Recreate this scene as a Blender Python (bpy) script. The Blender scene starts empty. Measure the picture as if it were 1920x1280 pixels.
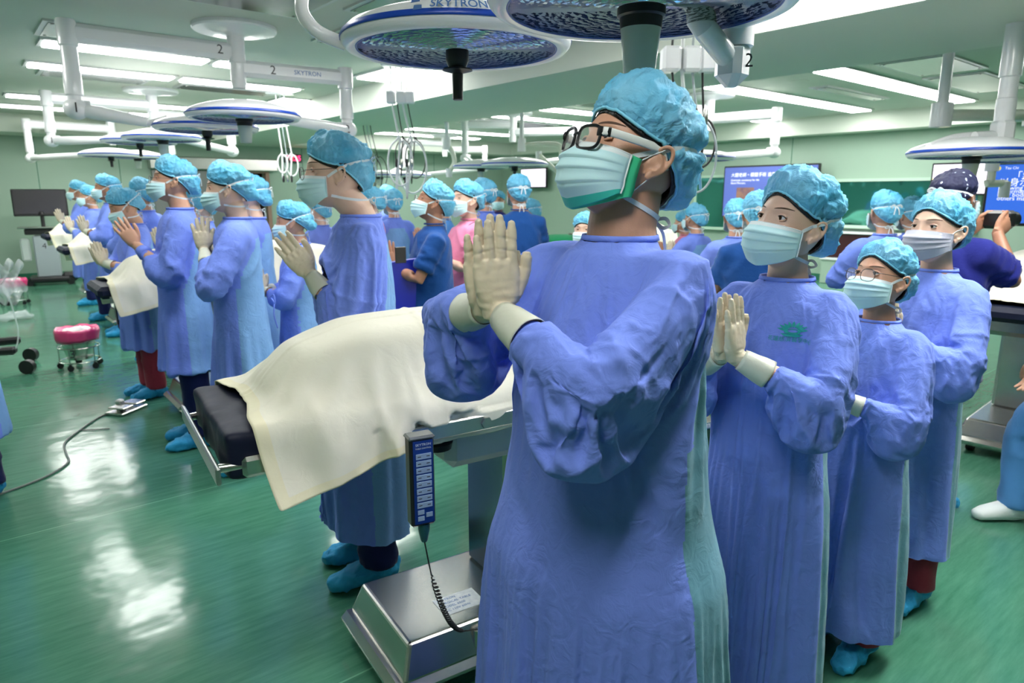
import bpy, bmesh, math, random
import numpy as np
from mathutils import Vector, Matrix
from mathutils.bvhtree import BVHTree
random.seed(7); np.random.seed(7)
S = bpy.context.scene
COL = S.collection
PI = math.pi

# ------------------------------------------------------------------ camera
CAMZ = 1.55; PITCH = math.radians(12.1); YAW = math.radians(50.5); FPX = 1280.0
cam_data = bpy.data.cameras.new('camera'); cam = bpy.data.objects.new('camera', cam_data); COL.objects.link(cam)
cam.location = (0, 0, CAMZ)
cam.rotation_euler = (PI/2 - PITCH, 0, YAW - PI/2)
cam_data.sensor_width = 36.0; cam_data.lens = 36.0*FPX/1920.0
cam_data.clip_start = 0.05; cam_data.clip_end = 100
cam_data.dof.use_dof = True; cam_data.dof.focus_distance = 1.6; cam_data.dof.aperture_fstop = 5.6
S.camera = cam
# ------------------------------------------------------------------ world, exposure
w = bpy.data.worlds.new('world'); S.world = w; w.use_nodes = True
w.node_tree.nodes['Background'].inputs[0].default_value = (0.75, 0.85, 0.8, 1)
w.node_tree.nodes['Background'].inputs[1].default_value = 0.25
S.view_settings.view_transform = 'Standard'; S.view_settings.look = 'None'
S.view_settings.exposure = 0.88; S.view_settings.gamma = 1.0
S.view_settings.use_curve_mapping = False
PANEL_POWER = 15.0

_FW = (math.cos(YAW), math.sin(YAW)); _RT = (math.sin(YAW), -math.cos(YAW))
def at(px, py, z=None, D=None, X=None, Y=None):
    """world point seen at a place of the photograph, on a plane given in metres"""
    xr = (px-960)/FPX; up = (640-py)/FPX
    h = math.cos(PITCH)+up*math.sin(PITCH); v = -math.sin(PITCH)+up*math.cos(PITCH)
    wx = _FW[0]*h+_RT[0]*xr; wy = _FW[1]*h+_RT[1]*xr
    t = (z-CAMZ)/v if z is not None else D/h if D is not None else X/wx if X is not None else Y/wy
    return Vector((wx*t, wy*t, CAMZ+v*t))

# ------------------------------------------------------------------ materials
MATS = {}
def mat(name, col, rough=0.6, metal=0.0, spec=None, bump=None, bscale=200., sheen=0, var=0.0, vscale=3.0,
        emit=0, ecol=None, alpha=1.0, trans=0.0, sss=0, coat=0, col2=None, stretch=None):
    if name in MATS: return MATS[name]
    m = bpy.data.materials.new(name); m.use_nodes = True; MATS[name] = m
    nt = m.node_tree; b = nt.nodes['Principled BSDF']
    def s(k, v):
        if k in b.inputs: b.inputs[k].default_value = v
    c4 = (*col, 1)
    s('Base Color', c4); s('Roughness', rough); s('Metallic', metal)
    if spec is not None: s('Specular IOR Level', spec)
    if sheen: s('Sheen Weight', sheen); s('Sheen Roughness', 0.4)
    if sss: s('Subsurface Weight', sss); s('Subsurface Radius', (0.012, 0.006, 0.004)); s('Subsurface Scale', 0.6)
    if coat: s('Coat Weight', coat); s('Coat Roughness', 0.08)
    if emit: s('Emission Color', (*(ecol or col), 1)); s('Emission Strength', emit)
    if trans: s('Transmission Weight', trans)
    if alpha < 1: s('Alpha', alpha)
    need = var or bump or col2
    if need:
        tc = nt.nodes.new('ShaderNodeTexCoord'); mp = nt.nodes.new('ShaderNodeMapping')
        nt.links.new(tc.outputs['Object'], mp.inputs[0])
        if stretch: mp.inputs['Scale'].default_value = stretch
    if var or col2:
        n = nt.nodes.new('ShaderNodeTexNoise'); n.inputs['Scale'].default_value = vscale; n.inputs['Detail'].default_value = 5
        nt.links.new(mp.outputs[0], n.inputs['Vector'])
        r = nt.nodes.new('ShaderNodeValToRGB'); r.color_ramp.elements[0].position = .3; r.color_ramp.elements[1].position = .7
        a = col; d = col2 or tuple(min(1, q*(1+var)) for q in col)
        if not col2: a = tuple(q*(1-var) for q in col)
        r.color_ramp.elements[0].color = (*a, 1); r.color_ramp.elements[1].color = (*d, 1)
        nt.links.new(n.outputs[0], r.inputs[0]); nt.links.new(r.outputs[0], b.inputs['Base Color'])
    if bump:
        n2 = nt.nodes.new('ShaderNodeTexNoise'); n2.inputs['Scale'].default_value = bscale; n2.inputs['Detail'].default_value = 4
        nt.links.new(mp.outputs[0], n2.inputs['Vector'])
        bn = nt.nodes.new('ShaderNodeBump'); bn.inputs['Strength'].default_value = bump; bn.inputs['Distance'].default_value = 0.01
        nt.links.new(n2.outputs[0], bn.inputs['Height']); nt.links.new(bn.outputs[0], b.inputs['Normal'])
    return m

def cloth_mat(name, col, crease=0.35, cscale=14., weave=0.12, rough=0.85, sheen=0.15, var=.06):
    """woven cloth: slight colour variation, soft press creases and a fine weave"""
    if name in MATS: return MATS[name]
    m = mat(name, col, rough, sheen=sheen, spec=0.25); nt = m.node_tree; b = nt.nodes['Principled BSDF']
    L = nt.links.new; N = nt.nodes.new
    tc = N('ShaderNodeTexCoord')
    n = N('ShaderNodeTexNoise'); n.inputs['Scale'].default_value = 6; n.inputs['Detail'].default_value = 6; L(tc.outputs['Object'], n.inputs['Vector'])
    r = N('ShaderNodeValToRGB'); r.color_ramp.elements[0].position = .3; r.color_ramp.elements[1].position = .7
    r.color_ramp.elements[0].color = (*[q*(1-var) for q in col], 1); r.color_ramp.elements[1].color = (*[min(1, q*(1+var)) for q in col], 1)
    L(n.outputs[0], r.inputs[0]); L(r.outputs[0], b.inputs['Base Color'])
    v = N('ShaderNodeTexNoise'); v.noise_type = 'RIDGED_MULTIFRACTAL'; v.inputs['Scale'].default_value = cscale*.6; v.inputs['Detail'].default_value = 3; v.inputs['Distortion'].default_value = .6
    nn = N('ShaderNodeTexNoise'); nn.inputs['Scale'].default_value = 5; nn.inputs['Detail'].default_value = 3; L(tc.outputs['Object'], nn.inputs['Vector'])
    mx = N('ShaderNodeMixRGB'); mx.inputs[0].default_value = .25; L(tc.outputs['Object'], mx.inputs[1]); L(nn.outputs['Color'], mx.inputs[2]); L(mx.outputs[0], v.inputs['Vector'])
    n3 = N('ShaderNodeTexNoise'); n3.inputs['Scale'].default_value = 22; n3.inputs['Detail'].default_value = 5; n3.inputs['Distortion'].default_value = 1.5; L(tc.outputs['Object'], n3.inputs['Vector'])
    ad = N('ShaderNodeMath'); ad.operation = 'MULTIPLY_ADD'; ad.inputs[1].default_value = .9; L(n3.outputs[0], ad.inputs[0]); L(v.outputs[0], ad.inputs[2])
    b1 = N('ShaderNodeBump'); b1.inputs['Strength'].default_value = crease; b1.inputs['Distance'].default_value = 0.008; L(ad.outputs[0], b1.inputs['Height'])
    n4 = N('ShaderNodeTexNoise'); n4.inputs['Scale'].default_value = 700; L(tc.outputs['Object'], n4.inputs['Vector'])
    b2 = N('ShaderNodeBump'); b2.inputs['Strength'].default_value = weave; b2.inputs['Distance'].default_value = 0.001; L(n4.outputs[0], b2.inputs['Height']); L(b1.outputs[0], b2.inputs['Normal'])
    L(b2.outputs[0], b.inputs['Normal'])
    return m

def srgb(r, g, b): return tuple(((q/255+0.055)/1.055)**2.4 if q/255 > 0.04045 else q/255/12.92 for q in (r, g, b))
M_WHITE = lambda: mat('white_enamel', (.80, .80, .82), .28, coat=.3)
M_STEEL = lambda: mat('brushed_steel', (.62, .61, .58), .24, 1.0, bump=.03, bscale=60, stretch=(1, 20, 1))
M_DARKSTEEL = lambda: mat('aluminium', (.50, .51, .50), .35, 1.0)
M_BLACK = lambda: mat('black_plastic', (.012, .012, .014), .35)
M_BLUE = lambda: mat('blue_plastic', (.01, .06, .42), .3)
M_GLASS = lambda: mat('clear_glass', (1, 1, 1), .02, trans=1.0)

# ------------------------------------------------------------------ object helpers
def prop(o, label=None, cat=None, group=None, kind=None):
    if label: o['label'] = label
    if cat: o['category'] = cat
    if group: o['group'] = group
    if kind: o['kind'] = kind
    return o
def thing(name, label, cat, loc=(0, 0, 0), rz=0., group=None):
    o = bpy.data.objects.new(name, None); COL.objects.link(o); o.empty_display_size = .1
    o.location = loc; o.rotation_euler = (0, 0, rz)
    return prop(o, label, cat, group)
def link(name, me, parent=None, m=None, smooth=True):
    o = bpy.data.objects.new(name, me); COL.objects.link(o)
    if parent is not None: o.parent = parent
    if m is not None and not me.materials:
        for q in (m if isinstance(m, (list, tuple)) else [m]): me.materials.append(q)
    if smooth: me.polygons.foreach_set('use_smooth', [True]*len(me.polygons))
    return o

class MB:
    """collects geometry for ONE mesh"""
    def __init__(s): s.v = []; s.f = []; s.mi = []; s.n = 0; s.cur = 0
    def add(s, V, Fc, M=None):
        V = np.asarray(V, float)
        if M is not None:
            A = np.array(M); V = V@A[:3, :3].T + A[:3, 3]
        s.v.append(V); s.f += [tuple(i+s.n for i in f) for f in Fc]; s.mi += [s.cur]*len(Fc); s.n += len(V)
        return s
    def box(s, c, d, rz=0., M=None, bev=0.0):
        x, y, z = (q/2 for q in d)
        if bev > 0:
            e = min(bev, x*.95, y*.95, z*.95); V = []; idx = {}
            for sx in (-1, 1):
                for sy in (-1, 1):
                    for sz in (-1, 1):
                        for ax in range(3):
                            p = [sx*(x-e), sy*(y-e), sz*(z-e)]; p[ax] = (sx*x, sy*y, sz*z)[ax]
                            idx[(sx, sy, sz, ax)] = len(V); V.append(p)
            F = []
            for ax in range(3):
                o1, o2 = [q for q in range(3) if q != ax]
                for sg in (-1, 1):
                    ring = []
                    for (a, b2) in ((-1, -1), (1, -1), (1, 1), (-1, 1)):
                        k = [0, 0, 0]; k[ax] = sg; k[o1] = a; k[o2] = b2; ring.append(idx[(k[0], k[1], k[2], ax)])
                    F.append(ring)
            for ax in range(3):
                o1, o2 = [q for q in range(3) if q != ax]
                for a in (-1, 1):
                    for b2 in (-1, 1):
                        k1 = [0, 0, 0]; k1[o1] = a; k1[o2] = b2; k2 = list(k1); k1[ax] = -1; k2[ax] = 1
                        F.append([idx[(*k1, o1)], idx[(*k2, o1)], idx[(*k2, o2)], idx[(*k1, o2)]])
            for sx in (-1, 1):
                for sy in (-1, 1):
                    for sz in (-1, 1): F.append([idx[(sx, sy, sz, q)] for q in range(3)])
            V = np.array(V)
        else:
            V = np.array([[a, b, cc] for a in (-x, x) for b in (-y, y) for cc in (-z, z)])
            F = [(0, 1, 3, 2), (4, 6, 7, 5), (0, 4, 5, 1), (2, 3, 7, 6), (0, 2, 6, 4), (1, 5, 7, 3)]
        cr, sr = math.cos(rz), math.sin(rz)
        V = np.stack([V[:, 0]*cr-V[:, 1]*sr+c[0], V[:, 0]*sr+V[:, 1]*cr+c[1], V[:, 2]+c[2]], 1)
        return s.add(V, F, M)
    def loft(s, P, R, n=16, up=(0, 0, 1), caps=True, closed=False, M=None, power=2.0):
        """rings along a path; R scalar list or list of (side radius, up radius)"""
        P = np.asarray(P, float); k = len(P)
        R = np.array([(r, r) if np.isscalar(r) else r for r in R], float)
        T = np.gradient(P, axis=0) if not closed else np.roll(P, -1, 0)-np.roll(P, 1, 0)
        T /= np.linalg.norm(T, axis=1)[:, None]+1e-12
        U = np.array(up, float); V = []
        side = np.cross(T[0], U)
        if np.linalg.norm(side) < 1e-3: side = np.cross(T[0], [1, 0, 0])
        side /= np.linalg.norm(side)
        an = np.linspace(0, 2*PI, n, endpoint=False); ca, sa = np.cos(an), np.sin(an)
        if power != 2.0:
            e = 2/power; ca = np.sign(ca)*abs(ca)**e; sa = np.sign(sa)*abs(sa)**e
        for i in range(k):
            side = side-T[i]*side.dot(T[i]); side /= np.linalg.norm(side)+1e-12
            u2 = np.cross(side, T[i])
            V.append(P[i]+np.outer(ca*R[i, 0], side)+np.outer(sa*R[i, 1], u2))
        V = np.concatenate(V); F = []
        for i in range(k if closed else k-1):
            a = i*n; b = ((i+1) % k)*n
            for j in range(n): F.append((a+j, a+(j+1) % n, b+(j+1) % n, b+j))
        if caps and not closed: F.append(tuple(range(n))[::-1]); F.append(tuple(range((k-1)*n, k*n)))
        return s.add(V, F, M)
    def tube(s, P, r, n=10, closed=False, M=None, sm=0, caps=True):
        P = spline(P, sm, closed) if sm else np.asarray(P, float)
        return s.loft(P, [r]*len(P), n, closed=closed, M=M, caps=caps)
    def cyl(s, a, b, r, r2=None, n=24, M=None):
        return s.loft([a, b], [r, r if r2 is None else r2], n, M=M)
    def lathe(s, prof, n=32, c=(0, 0, 0), M=None, caps=True):
        V = []; F = []; k = len(prof)
        for (r, z) in prof:
            for j in range(n):
                t = 2*PI*j/n; V.append((c[0]+r*math.cos(t), c[1]+r*math.sin(t), c[2]+z))
        for i in range(k-1):
            for j in range(n): F.append((i*n+j, i*n+(j+1) % n, (i+1)*n+(j+1) % n, (i+1)*n+j))
        if caps and prof[0][0] > 1e-5: F.append(tuple(range(n))[::-1])
        if caps and prof[-1][0] > 1e-5: F.append(tuple(range((k-1)*n, k*n)))
        return s.add(V, F, M)
    def sphere(s, c, r, n=16, m=10, M=None):
        r = (r, r, r) if np.isscalar(r) else r
        V = [(c[0], c[1], c[2]-r[2])]; F = []
        for i in range(1, m):
            t = PI*i/m-PI/2
            for j in range(n):
                p = 2*PI*j/n; V.append((c[0]+r[0]*math.cos(t)*math.cos(p), c[1]+r[1]*math.cos(t)*math.sin(p), c[2]+r[2]*math.sin(t)))
        V.append((c[0], c[1], c[2]+r[2])); e = len(V)-1
        for j in range(n):
            F.append((0, 1+(j+1) % n, 1+j)); F.append((e, e-n+j, e-n+(j+1) % n))
        for i in range(m-2):
            for j in range(n): a = 1+i*n; F.append((a+j, a+(j+1) % n, a+n+(j+1) % n, a+n+j))
        return s.add(V, F, M)
    def grid(s, V, nu, nv, closeu=False, M=None):
        F = []
        for i in range(nv-1):
            for j in range(nu if closeu else nu-1):
                j2 = (j+1) % nu; F.append((i*nu+j, i*nu+j2, (i+1)*nu+j2, (i+1)*nu+j))
        return s.add(V, F, M)
    def mesh(s, name='mesh'):
        me = bpy.data.meshes.new(name)
        V = np.concatenate(s.v) if s.v else np.zeros((0, 3))
        me.from_pydata(V.tolist(), [], s.f); me.update()
        if max(s.mi, default=0) > 0: me.polygons.foreach_set('material_index', s.mi)
        return me
    def build(s, name, m, parent=None, smooth=None, auto=35):
        me = s.mesh(name); o = link(name, me, parent, m, smooth=False)
        if smooth is not False:
            me.polygons.foreach_set('use_smooth', [True]*len(me.polygons))
            if smooth is None: me.set_sharp_from_angle(angle=math.radians(auto))
        return o

def spline(P, k=6, closed=False):
    """Catmull-Rom resampling"""
    P = np.asarray(P, float); n = len(P); out = []
    idx = range(n if closed else n-1)
    for i in idx:
        if closed: p0, p1, p2, p3 = P[(i-1) % n], P[i], P[(i+1) % n], P[(i+2) % n]
        else: p0, p1, p2, p3 = P[max(i-1, 0)], P[i], P[i+1], P[min(i+2, n-1)]
        for j in range(k):
            t = j/k; out.append(.5*((2*p1)+(-p0+p2)*t+(2*p0-5*p1+4*p2-p3)*t*t+(-p0+3*p1-3*p2+p3)*t**3))
    if not closed: out.append(P[-1])
    return np.array(out)

def remesh(mb, vox, smooth=2, solid=0):
    """fuse overlapping closed shapes into one continuous skin"""
    me = mb.mesh('tmp'); o = bpy.data.objects.new('tmp', me); COL.objects.link(o)
    r = o.modifiers.new('r', 'REMESH'); r.mode = 'VOXEL'; r.voxel_size = vox; r.adaptivity = 0
    if smooth: q = o.modifiers.new('s', 'SMOOTH'); q.factor = .5; q.iterations = smooth
    dg = bpy.context.evaluated_depsgraph_get(); e = o.evaluated_get(dg)
    out = bpy.data.meshes.new_from_object(e, depsgraph=dg)
    bpy.data.objects.remove(o); bpy.data.meshes.remove(me)
    out.materials.clear()
    return out
def getv(me): a = np.empty(len(me.vertices)*3); me.vertices.foreach_get('co', a); return a.reshape(-1, 3)
def setv(me, a): me.vertices.foreach_set('co', np.ascontiguousarray(a).ravel()); me.update()
def getn(me):
    a = np.empty(len(me.vertices)*3); me.vertices.foreach_get('normal', a); return a.reshape(-1, 3)
def facec(me):
    a = np.empty(len(me.polygons)*3); me.polygons.foreach_get('center', a); return a.reshape(-1, 3)

_RS = np.random.RandomState(3); _TAB = _RS.rand(32, 32, 32)*2-1
def noise(P, seed=0):
    P = P+seed*7.31; i = np.floor(P).astype(int); f = P-i; f = f*f*(3-2*f); i %= 32; j = (i+1) % 32
    def g(a, b, c): return _TAB[a, b, c]
    x0, y0, z0, x1, y1, z1 = i[:, 0], i[:, 1], i[:, 2], j[:, 0], j[:, 1], j[:, 2]; fx, fy, fz = f.T
    return (((g(x0, y0, z0)*(1-fx)+g(x1, y0, z0)*fx)*(1-fy)+(g(x0, y1, z0)*(1-fx)+g(x1, y1, z0)*fx)*fy)*(1-fz) +
            ((g(x0, y0, z1)*(1-fx)+g(x1, y0, z1)*fx)*(1-fy)+(g(x0, y1, z1)*(1-fx)+g(x1, y1, z1)*fx)*fy)*fz)
def sstep(a, b, x): t = np.clip((x-a)/(b-a), 0, 1); return t*t*(3-2*t)

def text_mesh(txt, size, M, name, m, parent, depth=.0006, align='CENTER', shear=0, bold=0):
    cu = bpy.data.curves.new('t', 'FONT'); cu.body = txt; cu.size = size; cu.align_x = align; cu.align_y = 'CENTER'; cu.extrude = depth; cu.shear = shear; cu.offset = bold
    cu.resolution_u = 2
    o = bpy.data.objects.new('t', cu); COL.objects.link(o)
    dg = bpy.context.evaluated_depsgraph_get(); me = bpy.data.meshes.new_from_object(o.evaluated_get(dg), depsgraph=dg)
    bpy.data.objects.remove(o); bpy.data.curves.remove(cu); me.materials.clear(); me.transform(M)
    return link(name, me, parent, m, smooth=False)
def frame(origin, xdir, ydir):
    """matrix with local x, y along the given directions"""
    x = Vector(xdir).normalized(); y = Vector(ydir); y = (y-x*y.dot(x)).normalized(); z = x.cross(y)
    return Matrix(((x.x, y.x, z.x, origin[0]), (x.y, y.y, z.y, origin[1]), (x.z, y.z, z.z, origin[2]), (0, 0, 0, 1)))
def struct(name, mb, m, parent=None):
    o = mb.build(name, m, parent)
    if parent is None: o['kind'] = 'structure'
    return o
# ================================================================== THE ROOM
XL, XR, YN, YF = -3.5, 12.5, -4.5, 15.6
ZC, ZB = 2.90, 2.60
BX0, BX1 = 4.35, 6.05
m_wall = mat('wall_paint', srgb(152, 176, 158), .55, var=.02, vscale=1.5)
m_ceil = mat('ceiling_paint', srgb(192, 198, 186), .7, var=.02, vscale=2)
m_beam = mat('bulkhead_paint', srgb(206, 212, 200), .6)
def floor_mat():
    m = bpy.data.materials.new('green_vinyl_floor'); m.use_nodes = True; nt = m.node_tree; b = nt.nodes['Principled BSDF']
    N = nt.nodes.new; L = nt.links.new
    tc = N('ShaderNodeTexCoord'); mp = N('ShaderNodeMapping'); mp.inputs['Scale'].default_value = (1.2, 9, 1); mp.inputs['Rotation'].default_value = (0, 0, .25); L(tc.outputs['Object'], mp.inputs[0])
    n = N('ShaderNodeTexNoise'); n.inputs['Scale'].default_value = 3.5; n.inputs['Detail'].default_value = 8; n.inputs['Roughness'].default_value = .65; L(mp.outputs[0], n.inputs['Vector'])
    n2 = N('ShaderNodeTexNoise'); n2.inputs['Scale'].default_value = .8; n2.inputs['Detail'].default_value = 3; L(tc.outputs['Object'], n2.inputs['Vector'])
    r = N('ShaderNodeValToRGB'); e = r.color_ramp.elements; e[0].position = .30; e[1].position = .72
    e[0].color = (*srgb(56, 114, 90), 1); e[1].color = (*srgb(90, 146, 121), 1)
    mx = N('ShaderNodeMath'); mx.operation = 'MULTIPLY_ADD'; mx.inputs[1].default_value = .75; L(n.outputs[0], mx.inputs[0])
    m2 = N('ShaderNodeMath'); m2.operation = 'MULTIPLY'; m2.inputs[1].default_value = .25; L(n2.outputs[0], m2.inputs[0]); L(m2.outputs[0], mx.inputs[2])
    L(mx.outputs[0], r.inputs[0])
    # welded seams every 1.8 m
    sx = N('ShaderNodeSeparateXYZ'); L(tc.outputs['Object'], sx.inputs[0])
    a = N('ShaderNodeMath'); a.operation = 'PINGPONG'; a.inputs[1].default_value = .925; L(sx.outputs['Y'], a.inputs[0])
    lt = N('ShaderNodeMath'); lt.operation = 'LESS_THAN'; lt.inputs[1].default_value = .0035; L(a.outputs[0], lt.inputs[0])
    mc = N('ShaderNodeMixRGB'); mc.inputs[2].default_value = (*srgb(110, 170, 140), 1); L(lt.outputs[0], mc.inputs[0]); L(r.outputs[0], mc.inputs[1])
    L(mc.outputs[0], b.inputs['Base Color'])
    rr = N('ShaderNodeMapRange'); rr.inputs[3].default_value = .10; rr.inputs[4].default_value = .20; L(n2.outputs[0], rr.inputs[0]); L(rr.outputs[0], b.inputs['Roughness'])
    nb = N('ShaderNodeTexNoise'); nb.inputs['Scale'].default_value = 5; nb.inputs['Detail'].default_value = 2; L(tc.outputs['Object'], nb.inputs['Vector'])
    bp = N('ShaderNodeBump'); bp.inputs['Strength'].default_value = .10; bp.inputs['Distance'].default_value = .03; L(nb.outputs[0], bp.inputs['Height']); L(bp.outputs[0], b.inputs['Normal'])
    b.inputs['Specular IOR Level'].default_value = .6
    return m
struct('floor', MB().box(((XL+XR)/2, (YN+YF)/2, -.05), (XR-XL+.4, YF-YN+.4, .1)), floor_mat())
struct('wall_left', MB().box((XL-.1, (YN+YF)/2, 1.45), (.2, YF-YN+.4, 2.9)), m_wall)
struct('wall_right', MB().box((XR+.1, (YN+YF)/2, 1.45), (.2, YF-YN+.4, 2.9)), m_wall)
struct('wall_near', MB().box(((XL+XR)/2, YN-.1, 1.45), (XR-XL, .2, 2.9)), m_wall)
# far wall with a doorway (x 4.45..5.72, up to 2.03)
DX0, DX1, DH = 4.2, 5.72, 2.04
fw = MB(); fw.box(((XL+DX0)/2, YF+.1, 1.45), (DX0-XL, .2, 2.9)); fw.box(((XR+DX1)/2, YF+.1, 1.45), (XR-DX1, .2, 2.9)); fw.box(((DX0+DX1)/2, YF+.1, (DH+2.9)/2), (DX1-DX0, .2, 2.9-DH))
struct('wall_far', fw, m_wall)
struct('ceiling', MB().box(((XL+XR)/2, (YN+YF)/2, ZC+.05), (XR-XL+.4, YF-YN+.4, .1)), m_ceil)
struct('trim_1', MB().box(((BX0+BX1)/2, (YN+YF)/2, (ZC+ZB)/2), (BX1-BX0, YF-YN, ZC-ZB)), m_beam)           # bulkhead beam
struct('trim_2', MB().box((XR-.2, (YN+YF)/2, (ZC+ZB)/2), (.4, YF-YN, ZC-ZB-.001)), m_beam)                 # drop along the right wall
struct('trim_3', MB().box(((XL+BX0)/2, YF-.45, (ZC+ZB)/2), (BX0-XL, .9, ZC-ZB-.001)), m_beam)
struct('trim_4', MB().box(((XR-.4+BX1)/2, YF-.45, (ZC+ZB)/2), (XR-.4-BX1, .9, ZC-ZB-.001)), m_beam)
m_base = mat('green_skirting', srgb(40, 110, 85), .4)
struct('baseboard_far', MB().box(((XL+DX0)/2-.03, YF-.01, .06), (DX0-XL, .02, .12)), m_base)
struct('baseboard_right', MB().box((XR-.01, (YN+YF)/2, .06), (.02, YF-YN-.1, .12)), m_base)
# wall panel joints
for i, x in enumerate((-1.2, .15, 1.5, 2.85, 6.6, 7.8, 9., 10.2)):
    struct('trim_%d' % (5+i), MB().box((x, YF-.002, 1.36), (.012, .004, 2.47)), m_base)
for i, y in enumerate((1.2, 2.4, 6.9, 9.3, 11.7)):
    struct('trim_%d' % (13+i), MB().box((XR-.002, y, 1.36), (.004, .012, 2.47)), m_base)
# steel sliding door and header
d = MB(); d.box((4.25, YF-.09, 1.02), (1.7, .06, 2.04)); d.box((4.9, YF-.13, 1.05), (.03, .03, .5)); od = struct('door_1', d, mat('grey_door', srgb(128, 130, 128), .35, .5))
h = MB(); h.box((4.65, YF-.1, 2.19), (2.6, .2, .26), bev=.02); struct('door_2', h, M_STEEL())
fr = MB()
fr.box((DX1+.03, YF-.01, 1.03), (.08, .10, 2.06)); fr.box(((5.0+DX1)/2, YF+.0, 2.04), (DX1-5.0, .1, .04)); struct('door_3', fr, mat('door_frame', srgb(150, 120, 105), .5))
# the room beyond: wood-panelled corridor with lockers
m_wood = mat('corridor_wood', srgb(120, 66, 34), .5, var=.3, vscale=4, stretch=(6, 1, .5))
m_cor = mat('corridor_dark', srgb(70, 30, 22), .6)
for nm_, c_, s_ in (('wall_corridor_far', (5.2, YF+2.2, 1.3), (3.6, .1, 2.6)), ('wall_corridor_left', (3.4, YF+1.2, 1.3), (.1, 2.0, 2.6)), ('wall_corridor_right', (7.0, YF+1.2, 1.3), (.1, 2.0, 2.6)), ('ceiling_corridor', (5.2, YF+1.2, 2.65), (3.7, 2.2, .1)), ('floor_corridor', (5.2, YF+1.25, -.05), (3.7, 2.0, .1))): struct(nm_, MB().box(c_, s_), m_cor)
cb = thing('storage_cabinet', 'wooden cabinet with square panels seen through the far doorway', 'cabinet', (5.45, YF+1.95, 0))
c2 = MB(); c2.box((0, 0, .96), (1.3, .35, 1.9), bev=.01); c2.build('cabinet_body', m_wood, cb)
for k in range(3):
    for q in range(2):
        MB().box((-.32+.64*q, -.19, .35+.6*k), (.58, .03, .54), bev=.01).build('door_panel', mat('light_wood', srgb(176, 118, 66), .5, var=.2, vscale=5), cb)
lt = MB(); lt.lathe([(0, 0), (.10, .02), (.14, .06), (.14, .08)], 20, (5.35, YF+1.2, 1.98)); lt.box((5.35, YF+1.2, 2.33), (.02, .02, .56)); o = lt.build('corridor_lamp', mat('amber_lamp', srgb(200, 140, 70), .4, emit=1.2), None)
prop(o, 'amber lamp glowing in the dark corridor beyond the far doorway', 'lamp')

# ------------------------------------------------------------------ ceiling lights
m_panel = mat('light_diffuser', (1, 1, 1), .5, emit=PANEL_POWER, ecol=(1.0, 1.0, .97))
m_frame = mat('light_frame', (.55, .57, .56), .35, .6)
def ceiling_light(x0, x1, y0, y1, label, group, z=ZC):
    t = thing('ceiling_light', label, 'light', ((x0+x1)/2, (y0+y1)/2, z), 0, group)
    w_, d_ = x1-x0, y1-y0
    f = MB()
    for (c, s_) in (((0, -d_/2-.02, -.01), (w_+.08, .04, .02)), ((0, d_/2+.02, -.01), (w_+.08, .04, .02)), ((-w_/2-.02, 0, -.01), (.04, d_, .02)), ((w_/2+.02, 0, -.01), (.04, d_, .02))): f.box(c, s_)
    f.build('frame', m_frame, t)
    MB().box((0, 0, -.016), (w_, d_, .032)).build('diffuser', m_panel, t)
    return t
LB1 = 'fluorescent panel recessed in the ceiling left of the beam'; LB2 = 'fluorescent panel recessed in the ceiling right of the beam'
G1 = 'ceiling lights left of the beam'; G2 = 'ceiling lights right of the beam'
for (x0, x1) in ((.92, 2.3), (2.42, 3.8)):
    for y0 in (7.58, 8.9, 11.8, 13.2): ceiling_light(x0, x1, y0, y0+.28, 'long ceiling light %s, %s, left bay' % ({7.58: 'in the row just behind the arm marked 2', 8.9: 'in the second row', 11.8: 'in the third row', 13.2: 'in the row by the far wall'}[y0], 'left one' if x0 < 2 else 'right one'), G1)
for y0, s_ in ((9.85, 'far short ceiling light beside the beam, left bay'), (6.42, 'near short ceiling light beside the beam, just left of the large dish handle')):
    ceiling_light(4.0-.05, 4.33, y0, y0+1.2, s_, G1)
ceiling_light(2.05, 3.3, 3.35, 3.75, 'ceiling light at the top edge behind the curved white arm', G1)
ceiling_light(4.0, 4.33, 1.5, 2.7, 'ceiling light beside the beam above the front man', G1)
ceiling_light(.3, 1.7, 3.40, 3.68, 'unseen ceiling light added to brighten the aisle by the tall praying man', G1)  # out of view, put in to throw more light on the gowns
ceiling_light(5.0-2.9, 3.3, 1.0-.6, .68, 'unseen ceiling light added to brighten the near table', G1)  # extra unseen panel, added so the sheet and foreground get more light
for x0 in (-.6,): 
    for y0 in (5.1, 8.2, 11.): ceiling_light(x0, x0+.55, y0+1.0, y0+1.6, 'small square fluorescent panel at the left edge of the room, %s' % {5.1: 'nearest', 8.2: 'middle', 11.: 'farthest'}[y0], 'square panels at the left edge')
for (x0, x1) in ((-.9, .5), (2.0, 3.9)):
    for y0 in (.2,): ceiling_light(x0, x1, y0, y0+.28, 'ceiling light above the camera, %s, %s' % ('over the left aisle' if x0 < 1 else 'over the near table', 'farther back' if y0 < 0 else 'nearer the crowd'), 'lights above the camera')
for (x0, x1, sd) in ((7.65, 9.15, 'left'), (9.22, 11.75, 'right')):
    for y0, nm in ((3.75, 'first row from the camera'), (5.2, 'second row from the camera')):
        ceiling_light(x0, x1, y0, y0+.3, 'bright ceiling light in the right bay, %s, %s half' % (nm, sd), G2)
for (x0, x1, sd) in ((7.3, 8.75, 'left'), (8.85, 10.3, 'right')):
    for y0, nm in ((8.25, 'third row'), (9.5, 'fourth row'), (12.4, 'fifth row'), (13.7, 'row nearest the far wall')):
        ceiling_light(x0, x1, y0, y0+.28, 'distant ceiling light right of the beam, %s, %s half' % (nm, sd), G2)
ceiling_light(10.9, 12.0, 7.0, 7.3, 'fluorescent panel close to the right wall above the blue screen', G2)
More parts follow.
